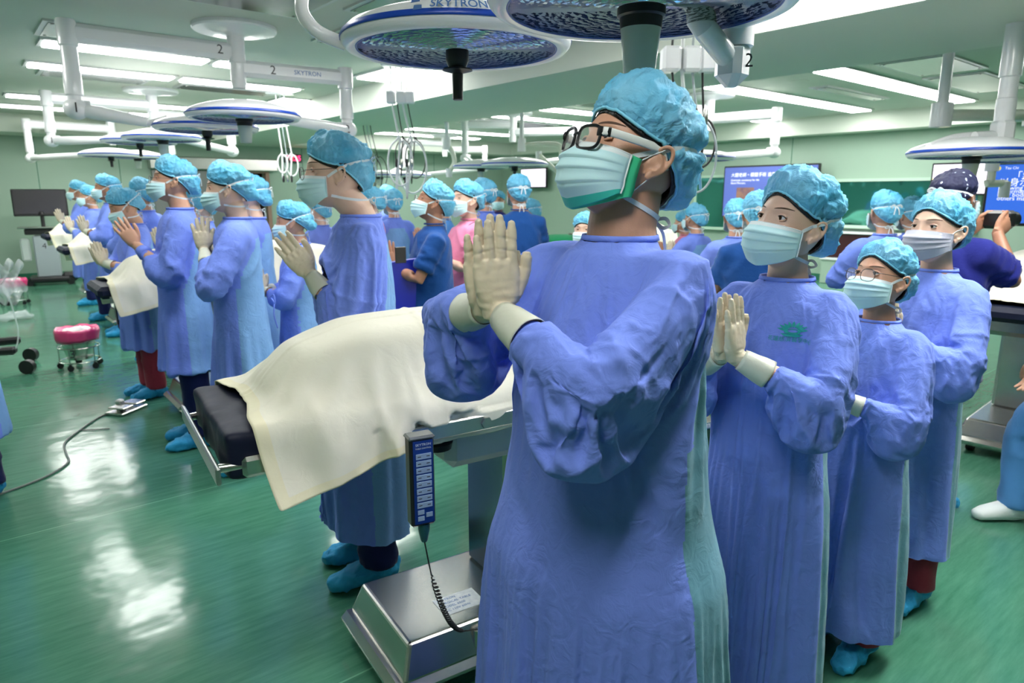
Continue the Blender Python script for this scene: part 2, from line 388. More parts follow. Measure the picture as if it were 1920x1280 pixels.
for y0 in (.6,): ceiling_light(7.7, 9.2, y0, y0+.3, 'ceiling light at the near end of the right bay, %s' % ('by the near wall' if y0 < 0 else 'by the first visible row'), 'lights out of view')
# cove strip lights in shallow troughs along the beam wall are not visible; polished air vents
m_vent = mat('polished_vent', (.33, .35, .35), .18, 1.0, bump=.1, bscale=3)
def vent(x0, x1, y0, y1, label):
    t = thing('ceiling_vent', label, 'vent', ((x0+x1)/2, (y0+y1)/2, ZC))
    MB().box((0, 0, -.009), (x1-x0, y1-y0, .018)).build('vent_frame', m_frame, t)
    MB().box((0, 0, -.021), (x1-x0-.08, y1-y0-.08, .006)).build('vent_plate', m_vent, t)
    for sx in (-1, 1):
        for sy in (-1, 1):
            b = MB(); b.cyl((sx*((x1-x0)/2-.07), sy*((y1-y0)/2-.07), -.03), (sx*((x1-x0)/2-.07), sy*((y1-y0)/2-.07), -.022), .012, n=10); b.build('screw', M_STEEL(), t)
vent(.82, 2.25, 6.75, 7.4, 'polished vent panel above the white arm marked 2, by the left bay')
vent(2.75, 4.1, 5.3, 6.15, 'polished vent panel right of the ceiling disc marked 2')
vent(1.05, 2.15, 9.35, 9.8, 'narrow polished vent panel behind the second light row')
vent(2.5, 3.7, 9.4, 9.85, 'narrow polished vent panel right of the row two lights')
vent(1.2, 2.35, 4.4, 5.45, 'polished vent panel at the top edge left of the curved arm')
vent(2.5, 3.6, 4.1, 5.0, 'polished vent panel behind the curved white arm')
vent(7.75, 8.9, 2.75, 3.45, 'polished vent panel right of the beam, nearest the right edge')
vent(9.15, 10.9, 2.85, 3.5, 'polished vent panel behind the white post on the right')
vent(3.1, 3.9, 7.9, 8.3, 'small vent panel beside the beam near the far light')
vent(8.8, 10.6, 4.45, 4.7, 'slim slotted grille between the two rows of right bay lights')
vent(7.1, 8.3, 7.2, 7.8, 'polished vent panel beside the beam in the right bay')
vent(7.2, 9.6, 10.2, 11.0, 'wide polished vent panel far back in the right bay')
for (x, y, l) in ((8.25, 4.55, 'round white ceiling speaker beside the slim grille'),):
    o = MB().lathe([(0, -.012), (.09, -.012), (.12, -.004), (.12, 0)], 24, (x, y, ZC)).build('ceiling_speaker', m_ceil, None); prop(o, l, 'speaker')
# ================================================================== PEOPLE
m_skin = {k: mat('skin_'+k, c, .48, sss=.12, bump=.08, bscale=350, var=.06, vscale=12) for k, c in
          dict(warm=srgb(200, 152, 126), fair=srgb(222, 184, 162), tan=srgb(176, 126, 100)).items()}
m_purple = cloth_mat('gown_purple_blue', srgb(118, 142, 232), crease=.55, sheen=.05)
m_pale = cloth_mat('gown_pale_blue', srgb(122, 166, 220), crease=.55, sheen=.05)
m_teal = cloth_mat('gown_faded_teal', srgb(104, 156, 178), crease=.35)
m_navy = cloth_mat('scrub_navy', srgb(22, 72, 140), crease=.3)
m_deepnavy = cloth_mat('scrub_deep_navy', srgb(30, 36, 120), crease=.3)
m_pink = cloth_mat('scrub_pink', srgb(232, 140, 176), crease=.3)
m_ink = cloth_mat('trousers_ink', srgb(18, 28, 78), crease=.3)
m_wine = cloth_mat('trousers_wine', srgb(150, 50, 68), crease=.3)
m_skyblue = cloth_mat('scrub_sky', srgb(90, 150, 215), crease=.3)
def nonwoven(name, c, d, alpha, bump):
    m = mat(name, c, .55, col2=d, vscale=9, spec=.35); nt = m.node_tree; b = nt.nodes['Principled BSDF']; L = nt.links.new
    tc = nt.nodes.new('ShaderNodeTexCoord'); v = nt.nodes.new('ShaderNodeTexVoronoi'); v.inputs['Scale'].default_value = 420
    n = nt.nodes.new('ShaderNodeTexNoise'); n.inputs['Scale'].default_value = 26; n.inputs['Detail'].default_value = 7; n.inputs['Distortion'].default_value = 2.2
    L(tc.outputs['Object'], v.inputs['Vector']); L(tc.outputs['Object'], n.inputs['Vector'])
    b1 = nt.nodes.new('ShaderNodeBump'); b1.inputs['Strength'].default_value = bump; b1.inputs['Distance'].default_value = .008; L(n.outputs[0], b1.inputs['Height'])
    b2 = nt.nodes.new('ShaderNodeBump'); b2.inputs['Strength'].default_value = .15; b2.inputs['Distance'].default_value = .001; L(v.outputs[0], b2.inputs['Height']); L(b1.outputs[0], b2.inputs['Normal'])
    L(b2.outputs[0], b.inputs['Normal'])
    b.inputs['Alpha'].default_value = alpha
    return m
m_cap = nonwoven('cap_light_blue', srgb(138, 212, 246), srgb(86, 188, 232), .80, .9)
m_caprim = mat('cap_elastic', srgb(130, 208, 236), .6)
m_shoecover = nonwoven('shoe_cover_blue', srgb(52, 172, 224), srgb(36, 150, 206), 1.0, .5)
m_hair = mat('black_hair', (.012, .010, .010), .45, bump=.5, bscale=120, stretch=(1, 1, .15))
m_mask = mat('mask_cyan', srgb(192, 230, 236), .7, sss=.05, bump=.04, bscale=500)
m_masktop = mat('mask_white', srgb(226, 236, 238), .7)
m_maskteal = mat('mask_teal', srgb(60, 196, 176), .6)
m_maskgreen = mat('mask_green', srgb(70, 208, 150), .55, bump=.05, bscale=400)
m_maskgrey = cloth_mat('mask_grey_cloth', srgb(176, 178, 192), crease=.1, weave=.4)
m_tie = mat('tie_white', srgb(222, 228, 232), .7)
m_glove = mat('latex_glove', srgb(216, 202, 176), .45, sss=.08, bump=.12, bscale=55, spec=.4)
m_cuff = mat('latex_cuff', srgb(208, 208, 192), .42, sss=.08, bump=.2, bscale=30)
m_sclera = mat('eye_white', (.75, .74, .72), .25); m_iris = mat('eye_brown', (.035, .015, .008), .12); m_lash = mat('lash_black', (.01, .008, .008), .6)
m_brow = mat('eyebrow', srgb(98, 72, 60), .8, bump=.6, bscale=600)
m_lens = mat('spectacle_lens', (1, 1, 1), .0, alpha=.18, spec=1.0)
m_fblack = mat('frame_black', (.01, .01, .012), .3); m_fwhite = mat('frame_white', (.75, .77, .75), .35); m_fwire = mat('frame_wire', (.12, .10, .10), .25, .9)

def er(d, low=1.0):
    """radius of the skull ellipsoid in direction d (n,3)"""
    rx = np.where(d[:, 0] > 0, .094, .104); rz = np.where(d[:, 2] > 0, .110, .112*low)
    return 1/np.sqrt((d[:, 0]/rx)**2+(d[:, 1]/.079)**2+(d[:, 2]/rz)**2)

def head_shape(mb, M, ear=True):
    nu, nv = 96, 72
    V = []
    for i in range(1, nv):
        th = PI*i/nv
        ph = np.linspace(0, 2*PI, nu, endpoint=False)
        V.append(np.stack([math.sin(th)*np.cos(ph), math.sin(th)*np.sin(ph), np.full(nu, math.cos(th))], 1))
    d = np.concatenate([[[0, 0, 1.]]]+V+[[[0, 0, -1.]]])
    rx = np.where(d[:, 0] > 0, .090, .102); rz = np.where(d[:, 2] > 0, .108, .120)
    P = np.stack([d[:, 0]*rx, d[:, 1]*.077, d[:, 2]*rz], 1)
    x, y, z = P.T.copy(); t = np.clip(-z/.12, 0, 1)
    y = y*(1-.27*t**1.6)
    x = np.where(x < 0, x*(1-.55*sstep(.15, 1, t)), x)
    fr = sstep(.1, .7, d[:, 0])
    x = np.where(d[:, 0] > 0, x+.030*t*np.sqrt(np.clip(d[:, 0], 0, 1)), x)
    # fuller jaw
    def g(y0, z0, sy, sz): return (np.exp(-((y-y0)/sy)**2-((z-z0)/sz)**2)+(np.exp(-((y+y0)/sy)**2-((z-z0)/sz)**2) if y0 else 0))*fr
    prof = np.interp(z, [-.058, -.050, -.040, -.030, -.015, .0, .018, .03], [0, .006, .020, .020, .014, .008, .003, 0])
    x += prof*np.exp(-(y/.0105)**2)*fr + .007*np.exp(-(y/.02)**2-((z+.042)/.009)**2)*fr
    x += -.013*g(.033, .012, .017, .014) + .0085*g(.033, .010, .013, .009)
    x += .004*g(.026, .034, .024, .008)+.004*g(.046, -.024, .02, .016)
    x += .006*g(0, -.069, .022, .008)-.003*g(0, -.069, .02, .002)+.007*g(0, -.108, .02, .014)
    P = np.stack([x, y, z], 1)
    F = [(0, 1+j, 1+(j+1) % nu) for j in range(nu)]
    for i in range(nv-2):
        a = 1+i*nu
        F += [(a+j, a+nu+j, a+nu+(j+1) % nu, a+(j+1) % nu) for j in range(nu)]
    e = len(P)-1; a = 1+(nv-2)*nu
    F += [(a+j, e, a+(j+1) % nu) for j in range(nu)]
    mb.add(P, F, M)
    if ear:
        for s in (-1, 1):
            E_ = M @ Matrix.Translation((-.010, s*.079, -.012)) @ Matrix.Rotation(s*-.42, 4, 'Z') @ Matrix.Rotation(-.18, 4, 'Y')
            mb.sphere((0, s*.004, 0), (.015, .0045, .026), M=E_)
            A = np.linspace(-1.9, 2.6, 22)
            hel = [(-.003+.0175*-math.cos(a_-.35)*(1 if a_ > -1 else .9), s*(.009+.002*math.sin(a_)), .004+.0285*math.sin(a_)) for a_ in A]
            mb.tube(hel, .0042, 8, M=E_)
            mb.sphere((.004, s*.006, -.026), (.008, .005, .009), M=E_)
            mb.tube([(.002, s*.010, .014), (-.008, s*.010, .002), (-.004, s*.010, -.014), (.006, s*.010, -.018)], .0032, 8, M=E_, sm=4)
            mb.sphere((.012, s*.004, -.004), (.005, .005, .008), M=E_)

def ik(Sh, W, l1, l2, pole):
    Sh, W, pole = map(Vector, (Sh, W, pole)); v = W-Sh; D = min(v.length, (l1+l2)*.999); u = v.normalized()
    a = (l1*l1-l2*l2+D*D)/(2*D); h = math.sqrt(max(l1*l1-a*a, 0)); p = (pole-u*pole.dot(u)).normalized()
    return Sh+u*a+p*h

def hand_shape(mb, M, s, spread=1.0, curl=0.0, fat=1.0, back=None):
    """s=+1 left hand: palm faces -y, thumb towards -x, fingers +z"""
    k = fat
    mb.loft([(0, 0, -.012), (0, 0, .01), (-.002, 0, .035), (-.001, 0, .065), (.001, 0, .088), (.001, 0, .097)],
            [(.026*k, .019*k), (.030*k, .019*k), (.040*k, .0185*k), (.0425*k, .0155*k), (.0405*k, .0125*k), (.036*k, .010*k)], 24, up=(0, 1, 0), M=M, power=2.4)
    mb.sphere((-.024, -s*.006, .034), (.018*k, .015*k, .028*k), M=M)      # thumb pad
    mb.sphere((.024, -s*.003, .030), (.014*k, .013*k, .028*k), M=M)
    for (x, z0, L_, r) in ((-.031, .086, .074, .0096), (-.0105, .089, .083, .0099), (.0105, .087, .077, .0096), (.031, .078, .060, .0086)):
        dx = x*.22*spread; c = curl
        P = [(x*.9, 0, z0-.022), (x, 0, z0)]; a = 0; p = Vector((x, 0, z0))
        for q, fr in enumerate((.42, .30, .28)):
            a += c*(.5 if q == 0 else .35)
            st = L_*fr; dv = Vector((dx*fr/.9*1.0, -s*math.sin(a)*st, math.cos(a)*st)); 
            P.append(tuple(p+dv*.5)); p = p+dv; P.append(tuple(p))
        R = [r*1.06*k, r*1.05*k, r*1.0*k, r*1.01*k, r*.96*k, r*.95*k, r*.88*k, r*.66*k]
        mb.loft(P, R, 14, up=(0, 1, 0), M=M); mb.sphere(P[-1], r*.72*k, 12, 8, M=M)
    mb.loft([(-.018, -s*.004, .012), (-.036, -s*.006, .034), (-.050, -s*.006, .056), (-.058, -s*.004, .078), (-.060, -s*.001, .098), (-.060, 0, .108)],
            [(.015*k, .015*k), (.0155*k, .0145*k), (.013*k, .012*k), (.0115*k, .0105*k), (.0105*k, .0095*k), (.007*k, .0065*k)], 14, up=(0, 1, 0), M=M)
    mb.loft([(-.02, 0, .045), (-.040, 0, .058), (-.045, 0, .062)], [(.012, .008), (.010, .006), (.004, .003)], 10, up=(0, 1, 0), M=M)

def ribbon(P, Nrm, w_, th=.0006, taper=None):
    P = np.asarray(P, float); Nn = np.asarray(Nrm, float); T = np.gradient(P, axis=0); T /= np.linalg.norm(T, axis=1)[:, None]+1e-9
    Sd = np.cross(Nn, T); Sd /= np.linalg.norm(Sd, axis=1)[:, None]+1e-9
    W = np.full(len(P), w_/2) if taper is None else np.asarray(taper)*w_/2
    V = np.stack([P+Sd*W[:, None]+Nn*th, P-Sd*W[:, None]+Nn*th, P-Sd*W[:, None]-Nn*th, P+Sd*W[:, None]-Nn*th], 1).reshape(-1, 3)
    F = []
    for i in range(len(P)-1):
        a = i*4; F += [(a, a+1, a+5, a+4), (a+1, a+2, a+6, a+5), (a+2, a+3, a+7, a+6), (a+3, a, a+4, a+7)]
    F += [(3, 2, 1, 0), tuple(4*(len(P)-1)+q for q in range(4))]
    return V, F

def arm_coords(V, path):
    """distance and arc coordinate of points to a polyline"""
    best = np.full(len(V), 9.); s = np.zeros(len(V)); rel = np.zeros_like(V); L0 = 0
    for a, b in zip(path[:-1], path[1:]):
        a = np.array(a); b = np.array(b); ab = b-a; L = np.linalg.norm(ab); t = np.clip(((V-a)@ab)/L**2, 0, 1)
        q = a+t[:, None]*ab; dd = np.linalg.norm(V-q, axis=1); m_ = dd < best
        best[m_] = dd[m_]; s[m_] = (L0+t*L)[m_]; rel[m_] = (V-q)[m_]; L0 += L
    return best, s, rel

def ridge(n, p=2.0): return (1-np.abs(n)*1.6).clip(0, 1)**p

def wrinkle(me, arms, amp=1.0, seed=0, hem=.33, waist=1.0):
    V = getv(me); Nn = getn(me); z = V[:, 2]
    ph = np.arctan2(V[:, 1], V[:, 0]-.01); d = np.zeros(len(V))
    nz = noise(np.stack([ph*0+seed, z*1.3, z*0], 1), seed)
    A = sstep(waist, waist-.5, z)
    sk = sum(w_*np.cos(k*(ph+.13*nz+.05*math.sin(k))+seed*1.7*k) for k, w_ in ((5, .8), (9, 1.), (14, .6), (23, .3)))
    d += A*.010*sk
    dist = np.full(len(V), 9.)
    for i, (path, r0) in enumerate(arms):
        b, s, rel = arm_coords(V, path); L = sum(np.linalg.norm(np.subtract(path[j+1], path[j])) for j in range(len(path)-1)); u = s/L
        w_ = sstep(r0*1.9, r0*1.25, b); w_ *= sstep(.02, .18, u)*sstep(1.0, .86, u)
        dist = np.minimum(dist, b)
        Q = np.stack([u*9+3*i, rel[:, 0]*7+rel[:, 2]*5, rel[:, 2]*7-rel[:, 1]*5], 1)
        r1 = ridge(noise(Q, seed+i)); r2 = ridge(noise(Q*2.3, seed+5+i))
        env = .35+.65*np.exp(-((u-.52)/.16)**2)+.8*np.exp(-((u-.93)/.09)**2)
        d += w_*env*(.017*(r1-.4)+.007*(r2-.4))
    # drag folds of the chest, running from the shoulders down to the middle
    up = sstep(.9, 1.15, z)*sstep(1.46, 1.40, z)*sstep(.07, .13, dist)
    Q = np.stack([(V[:, 1]*np.sign(V[:, 1])+z*.75)*9, V[:, 0]*5+np.sign(V[:, 1])*3, (z-np.abs(V[:, 1]))*2.2], 1)
    d += up*(.009*(ridge(noise(Q, seed+9))-.35)+.004*(ridge(noise(Q*2.1, seed+3))-.35))
    Q = V*np.array([7, 7, 3.2]); d += .004*noise(Q, seed+11)+.002*noise(V*16, seed)
    d *= amp
    V = V+Nn*d[:, None]; setv(me, V)

def drape_sim(gm, b_, arm, sim, hem, sk=1., shw=1.):
    """let the gown hang on the body: a short cloth simulation, then the settled shape is kept as plain mesh"""
    frames = sim.get('frames', 26)
    bm = bmesh.new(); bm.from_mesh(gm)
    kill = [f for f in bm.faces if (f.normal.z < -.75 and f.calc_center_median().z < hem+.03)]
    bmesh.ops.delete(bm, geom=kill, context='FACES')
    kill = [f for f in bm.faces if (f.normal.z > .8 and f.calc_center_median().z > 1.468)]
    bmesh.ops.delete(bm, geom=kill, context='FACES')
    loose = [v for v in bm.verts if not v.link_faces]; bmesh.ops.delete(bm, geom=loose, context='VERTS')
    bm.to_mesh(gm); bm.free()
    go = bpy.data.objects.new('sim', gm); COL.objects.link(go)
    pm = MB()
    pm.loft([(-.014, 0, 1.50), (-.012, 0, 1.455), (-.010, 0, 1.42), (-.004, 0, 1.39), (0, 0, 1.34), (.008, 0, 1.24), (.012, 0, 1.10), (.010, 0, .97), (.010, 0, .80), (.010, 0, .55), (.010, 0, .12)],
            [(.066, .058), (.082, .066), (.115*shw, .080), (.145*shw, .094), (.155*shw, .100), (.160*b_, .114*b_), (.150*b_, .116*b_), (.162*b_, .122*b_), (.182*b_*sk, .138*b_*sk), (.196*b_*sk, .145*b_*sk), (.215*b_*sk, .160*b_*sk)], 24, up=(1, 0, 0))
    for s in (-1, 1):
        Sh, E_, W, M = arm[s]
        pm.loft([Sh+Vector((0, -s*.06, 0)), Sh, Sh.lerp(E_, .5), E_, E_.lerp(W, .3), E_.lerp(W, .75), W, W+(W-E_).normalized()*.04], [.05, .055, .050, .044, .043, .034, .030, .028], 12)
    pme = remesh(pm, .022, 1)
    co = bpy.data.objects.new('col', pme); COL.objects.link(co)
    c = co.modifiers.new('c', 'COLLISION'); co.collision.thickness_outer = .006; co.collision.cloth_friction = 12
    V = getv(gm); vg = go.vertex_groups.new(name='pin')
    for i, v in enumerate(V):
        w_ = 0.
        if v[2] > 1.446: w_ = 1.
        elif v[2] > 1.37 and abs(v[1]) < .15 and False: w_ = .3
        for s in (-1, 1):
            W = arm[s][2]; E_ = arm[s][1]; dw = (E_-W).normalized(); t = (Vector(v)-W).dot(dw)
            if (Vector(v)-W-dw*t).length < .06 and t < .115: w_ = 1.
        if w_: vg.add([i], w_, 'REPLACE')
    m_ = go.modifiers.new('cloth', 'CLOTH'); st = m_.settings
    st.quality = sim.get('q', 6); st.mass = .25; st.tension_stiffness = 18; st.compression_stiffness = 18; st.shear_stiffness = 6; st.bending_stiffness = sim.get('bend', .25)
    st.air_damping = 1.2; st.tension_damping = 8; st.compression_damping = 8; st.shear_damping = 8; st.bending_damping = .6
    st.vertex_group_mass = 'pin'; st.pin_stiffness = 1; st.shrink_min = -sim.get('grow', .08)
    m_.collision_settings.distance_min = .004; m_.collision_settings.use_self_collision = sim.get('self', False); m_.collision_settings.self_distance_min = .004
    m_.collision_settings.collision_quality = 2
    m_.point_cache.frame_start = 1; m_.point_cache.frame_end = frames+1
    for fr in range(1, frames+1): S.frame_set(fr)
    s2 = go.modifiers.new('sm', 'SMOOTH'); s2.factor = .4; s2.iterations = 1
    if sim.get('sub', 1): sb = go.modifiers.new('ss', 'SUBSURF'); sb.levels = 1; sb.render_levels = 1
    dg = bpy.context.evaluated_depsgraph_get(); out = bpy.data.meshes.new_from_object(go.evaluated_get(dg), depsgraph=dg)
    bpy.data.objects.remove(go); bpy.data.objects.remove(co); S.frame_set(1); out.materials.clear()
    return out

def person(name, label, loc, face, H=1.65, top='gown', bulk=1., pray=(.30, 1.22), tilt=12., head=(0, 0, 0), skin='warm', gloves=True, group=None,
           mask='cyan', ties=True, glasses=None, cap='bouffant', eyes=None, legs='ink', hem=.36, vox=.011, hv=.004, gvox=.003, seed=1, brows=True,
           elbow=(-.25, 1.0, -.75), pale=True, gapy=0., sleeve=1.0, lobe=.03, arms='pray', stance=.09, hairlow=False, spread=1., amp=1., handyaw=0., puff=1., lean=0., camera=False, shoe='cover', wx=None, sim=0, handx=0., feet=True, longsleeve=False, panel=.16, hs=1., skirt=1., capz=.062, shw=1., elbowR=None, hfwd=0., neck=1.):
    root = thing(name, label, 'person', (loc[0], loc[1], 0), face, group); k = H/1.75; root.scale = (k, k, k)
    LEAN = Matrix.Rotation(lean, 4, 'Y')   # lean forward about the feet is small: applied to the torso above the waist
    HC = Vector((.025+hfwd, 0, 1.635)); piv = Vector((-.005+hfwd*.8, 0, 1.52))
    yaw, pitch, roll = [math.radians(q) for q in head]
    HM = Matrix.Translation(piv)@Matrix.Rotation(yaw, 4, 'Z')@Matrix.Rotation(-pitch, 4, 'Y')@Matrix.Rotation(roll, 4, 'X')@Matrix.Translation(HC-piv)@Matrix.Scale(1.09*hs, 4)
    gown = top == 'gown'
    # ---- arms
    arm = {}
    for s in (-1, 1):
        Sh = Vector((-.005, s*.158*min(bulk, 1.12)*shw, 1.385))
        if arms == 'pray':
            W = Vector((pray[0]+handx, s*(.020+gapy), pray[1]))
            M = Matrix.Translation(W)@Matrix.Rotation(math.radians(handyaw), 4, 'Z')@Matrix.Rotation(math.radians(tilt), 4, 'Y')
        elif arms == 'down':
            W = Vector((.06, s*.25, .88)); M = Matrix.Translation(W)@Matrix.Rotation(PI, 4, 'X')@Matrix.Rotation(s*PI/2, 4, 'Z')
        elif arms == 'camera':
            W = Vector((.30, s*.07, 1.47)); M = Matrix.Translation(W)@Matrix.Rotation(math.radians(60), 4, 'Y')
        el = elbowR if (s < 0 and elbowR) else elbow; E_ = ik(Sh, W, .30, .27, (el[0], s*el[1], el[2])) if arms != 'down' else Vector((-.01, s*.235, 1.12))
        arm[s] = (Sh, E_, W, M)
    # ---- body: bust (head, ears, neck, chest) + limbs, one mesh
    mb = MB(); head_shape(mb, HM)
    jaw = HM@Vector((-.012, 0, -.055)); nk = [(-.022, 0, 1.40), (-.020, 0, 1.46), (-.015+.2*(jaw.x), jaw.y*.3, 1.50), tuple(jaw+Vector((-.006, 0, -.012))), tuple(jaw+Vector((0, 0, .03)))]
    nb = .95*(.7+.3*bulk)*neck
    mb.loft(nk, [(.080, .058), (.068*nb, .060*nb), (.060*nb, .060*nb), (.058*nb, .060*nb), (.05, .05)], 28, up=(1, 0, 0))
    mb.loft([(-.01, 0, 1.22), (-.005, 0, 1.33), (-.01, 0, 1.40), (-.013, 0, 1.435), (-.016, 0, 1.46)], [(.13, .080), (.140, .085), (.125, .078), (.092, .068), (.06, .055)], 28, up=(1, 0, 0))
    bust = remesh(mb, hv, 2)
    lm = MB()
    lm.loft([(0, 0, .85), (0, 0, .95), (.0, 0, 1.1), (0, 0, 1.3)], [(.15*bulk, .10*bulk), (.16*bulk, .11*bulk), (.14*bulk, .10*bulk), (.15*bulk, .09)], 20, up=(1, 0, 0))
    for s in (-1, 1):
        Sh, E_, W, M = arm[s]
        lm.loft([Sh+Vector((0, -s*.05, 0)), Sh, Sh.lerp(E_, .5), E_, E_.lerp(W, .3), E_.lerp(W, .75), W], [.040, .046, .044, .040, .041, .031, .026], 16)
        lm.loft([(0, s*.085, .88), (.005, s*stance, .5), (-.01, s*stance, .12), (-.01, s*stance, .05)], [.075, .056, .038, .035], 14, up=(1, 0, 0))
    if not gloves or top != 'gown':
        pass
    limbs = remesh(lm, .012 if (gown and gloves) else .007, 2)
    parts = [bust, limbs]
    if not gloves:
        hm = MB()
        for s in (-1, 1):
            Sh, E_, W, M = arm[s]
            hand_shape(hm, M, s, spread=spread, curl=.08 if arms == 'pray' else .9); d_ = (E_-W).normalized()
            hm.loft([M@Vector((0, 0, .02)), W, W+d_*.05, W+d_*.14], [(.020, .026), (.026, .022), (.029, .027), (.036, .036)], 18, up=(1, 0, 0))
        hands = remesh(hm, gvox, 1); parts.append(hands)
    jb = MB()
    for q in parts:
        jb.add(getv(q), [tuple(p.vertices) for p in q.polygons]); 
    body = jb.mesh('body'); bo = link('body', body, root, m_skin[skin])
    bv = BVHTree.FromPolygons([tuple(v) for v in getv(bust)], [tuple(p.vertices) for p in bust.polygons])
    HI = HM.inverted(); R3 = HM.to_3x3()
    # ---- hair and cap (head-local grids)
    O = np.array([-.006, 0, 0])
    def shell(rimf, scale, puffv, nphi=160, nt=44, wr=1.0, lob=0., Pd=(-.30, 0, 1), groove=0., off=.004, sd=0):
        ph = np.linspace(0, 2*PI, nphi, endpoint=False); zr = rimf(ph)
        rd = np.stack([np.cos(ph)*.098, np.sin(ph)*.079, zr], 1); rd /= np.linalg.norm(rd, axis=1)[:, None]
        # make the rim run at height zr on the skull
        for _ in range(6):
            rr = er(rd); cur = rd[:, 2]*rr; rd[:, 2] += (zr-cur)/.1; rd /= np.linalg.norm(rd, axis=1)[:, None]
        Pd = np.array(Pd)/np.linalg.norm(Pd); rows = []
        for i in range(nt):
            t = (i+.6)/(nt-.4); t = min(t, 1)
            om = np.arccos(np.clip(rd@Pd, -1, 1)); so = np.sin(om)+1e-6
            d = (np.sin((1-t)*om)/so)[:, None]*Pd+(np.sin(t*om)/so)[:, None]*rd; d /= np.linalg.norm(d, axis=1)[:, None]
            r = er(d)*scale+off+puffv*.030*math.sin(PI*min(t, 1)**.75)**.8
            if lob: r += lob*np.exp(-(((d[:, 0]+.86)/.35)**2+(d[:, 1]/.55)**2+((d[:, 2]+.42)/.30)**2))*(1-t**8)
            if groove:
                zz = d[:, 2]*r; gl = .030+.35*(d[:, 0]*r); gl = np.where(d[:, 0] < 0, .030-.12*(d[:, 0]*r)-.0, .03)
                r -= groove*np.exp(-((zz-gl)/.010)**2)*sstep(.35, -.1, d[:, 0])*(1-sstep(.9, 1, np.full(nphi, t)))
            if wr:
                a = noise(np.stack([np.cos(ph)*3.2+sd, np.sin(ph)*3.2, np.full(nphi, t*2.2)], 1), sd); b_ = noise(np.stack([d[:, 0]*5, d[:, 1]*5, d[:, 2]*5], 1), sd+2)
                c_ = np.cos(44*ph+3*noise(np.stack([ph, ph*0, ph*0], 1)))*sstep(.6, 1, np.full(nphi, t))
                e_ = ridge(noise(np.stack([d[:, 0]*7+d[:, 2]*3, d[:, 1]*7, d[:, 2]*7], 1), sd+4), 2.5)
                r += wr*(.0045*a+.004*b_+.0016*c_+.0085*(e_-.3))*(1-.6*max(0, t-.9)/.1)
            rows.append(O+d*r[:, None])
        # turn-under at the rim
        rows.append(O+(rows[-1]-O)*.975+np.array([0, 0, .004]))
        V = np.concatenate([[O+Pd*(er(Pd[None])[0]*scale+off+(puffv*.004))]]+rows)
        F = [(0, 1+j, 1+(j+1) % nphi) for j in range(nphi)]
        for i in range(nt): a = 1+i*nphi; F += [(a+j, a+nphi+j, a+nphi+(j+1) % nphi, a+(j+1) % nphi) for j in range(nphi)]
        return V, F, rows[-2]
    hl = .05 if hairlow else 0
    hr = MB(); V, F, _ = shell(lambda p: (capz-.004)*np.cos(p).clip(0)**1.4+.016*(1-np.abs(np.cos(p)))-(.066+hl*.3)*(-np.cos(p)).clip(0)**1.2-.002, 1.0, .12, 72, 20, wr=.5, off=.003, sd=seed)
    hr.add(V, F, HM); hr.build('hair', m_hair, root, smooth=True)
    cb = MB(); lo = 96 if vox > .02 else 160
    if cap == 'bouffant':
        rf = lambda p: capz*np.cos(p).clip(0)**1.3+.024*(1-np.abs(np.cos(p)))-.062*(-np.cos(p)).clip(0)**1.1
        V, F, rim = shell(rf, 1.04, puff, lo, 44, 1.0, lob=lobe, groove=.016 if ties else 0, off=.005, sd=seed+3)
        cb.add(V, F, HM); co = cb.build('surgical_cap', m_cap, root, smooth=True)
        rb = MB(); rb.tube([rim[j] for j in range(0, lo, 2)], .0032, 6, closed=True, M=HM); rb.build('elastic_edge', m_caprim, co, smooth=True)
    elif cap == 'tie':
        rf = lambda p: .050*np.cos(p).clip(0)**1.3+.020*(1-np.abs(np.cos(p)))-.060*(-np.cos(p)).clip(0)**1.1
        V, F, rim = shell(rf, 1.04, .6, lo, 44, .6, lob=.012, groove=.012, off=.005, sd=seed+3)
        cb.add(V, F, HM); mt = mat('patterned_cap', srgb(24, 28, 66), .7); nt = mt.node_tree
        vv = nt.nodes.new('ShaderNodeTexVoronoi'); vv.inputs['Scale'].default_value = 28; tc = nt.nodes.new('ShaderNodeTexCoord'); mpn = nt.nodes.new('ShaderNodeMapping'); mpn.inputs['Scale'].default_value = (1, 1, .4); nt.links.new(tc.outputs['Object'], mpn.inputs[0]); nt.links.new(mpn.outputs[0], vv.inputs['Vector'])
        lt_ = nt.nodes.new('ShaderNodeMath'); lt_.operation = 'LESS_THAN'; lt_.inputs[1].default_value = .16; nt.links.new(vv.outputs[0], lt_.inputs[0])
        mx = nt.nodes.new('ShaderNodeMixRGB'); mx.inputs[1].default_value = (*srgb(24, 28, 66), 1); mx.inputs[2].default_value = (*srgb(190, 200, 215), 1); nt.links.new(lt_.outputs[0], mx.inputs[0]); nt.links.new(mx.outputs[0], nt.nodes['Principled BSDF'].inputs['Base Color'])
        co = cb.build('patterned_surgical_cap', mt, root, smooth=True)
    hard = BVHTree.FromPolygons([tuple(HM@Vector(v)) for v in V], F)
    def snap(p, off=.0015, cen=(-.004, 0, 0), face_only=False):
        """head-local point pressed onto head or cap from outside"""
        p = Vector(p); c = Vector((cen[0], cen[1], p.z*.85)); d = (p-c).normalized(); o_ = HM@(c+d*.22); dw = (R3@(-d)); best = None
        for tr in ((bv,) if face_only else (bv, hard)):
            h_, n_, i_, ds = tr.ray_cast(o_, dw, .25)
            if h_ is not None and (best is None or ds < best[0]): best = (ds, h_)
        q = best[1] if best else HM@p
        return q-dw*off, -dw
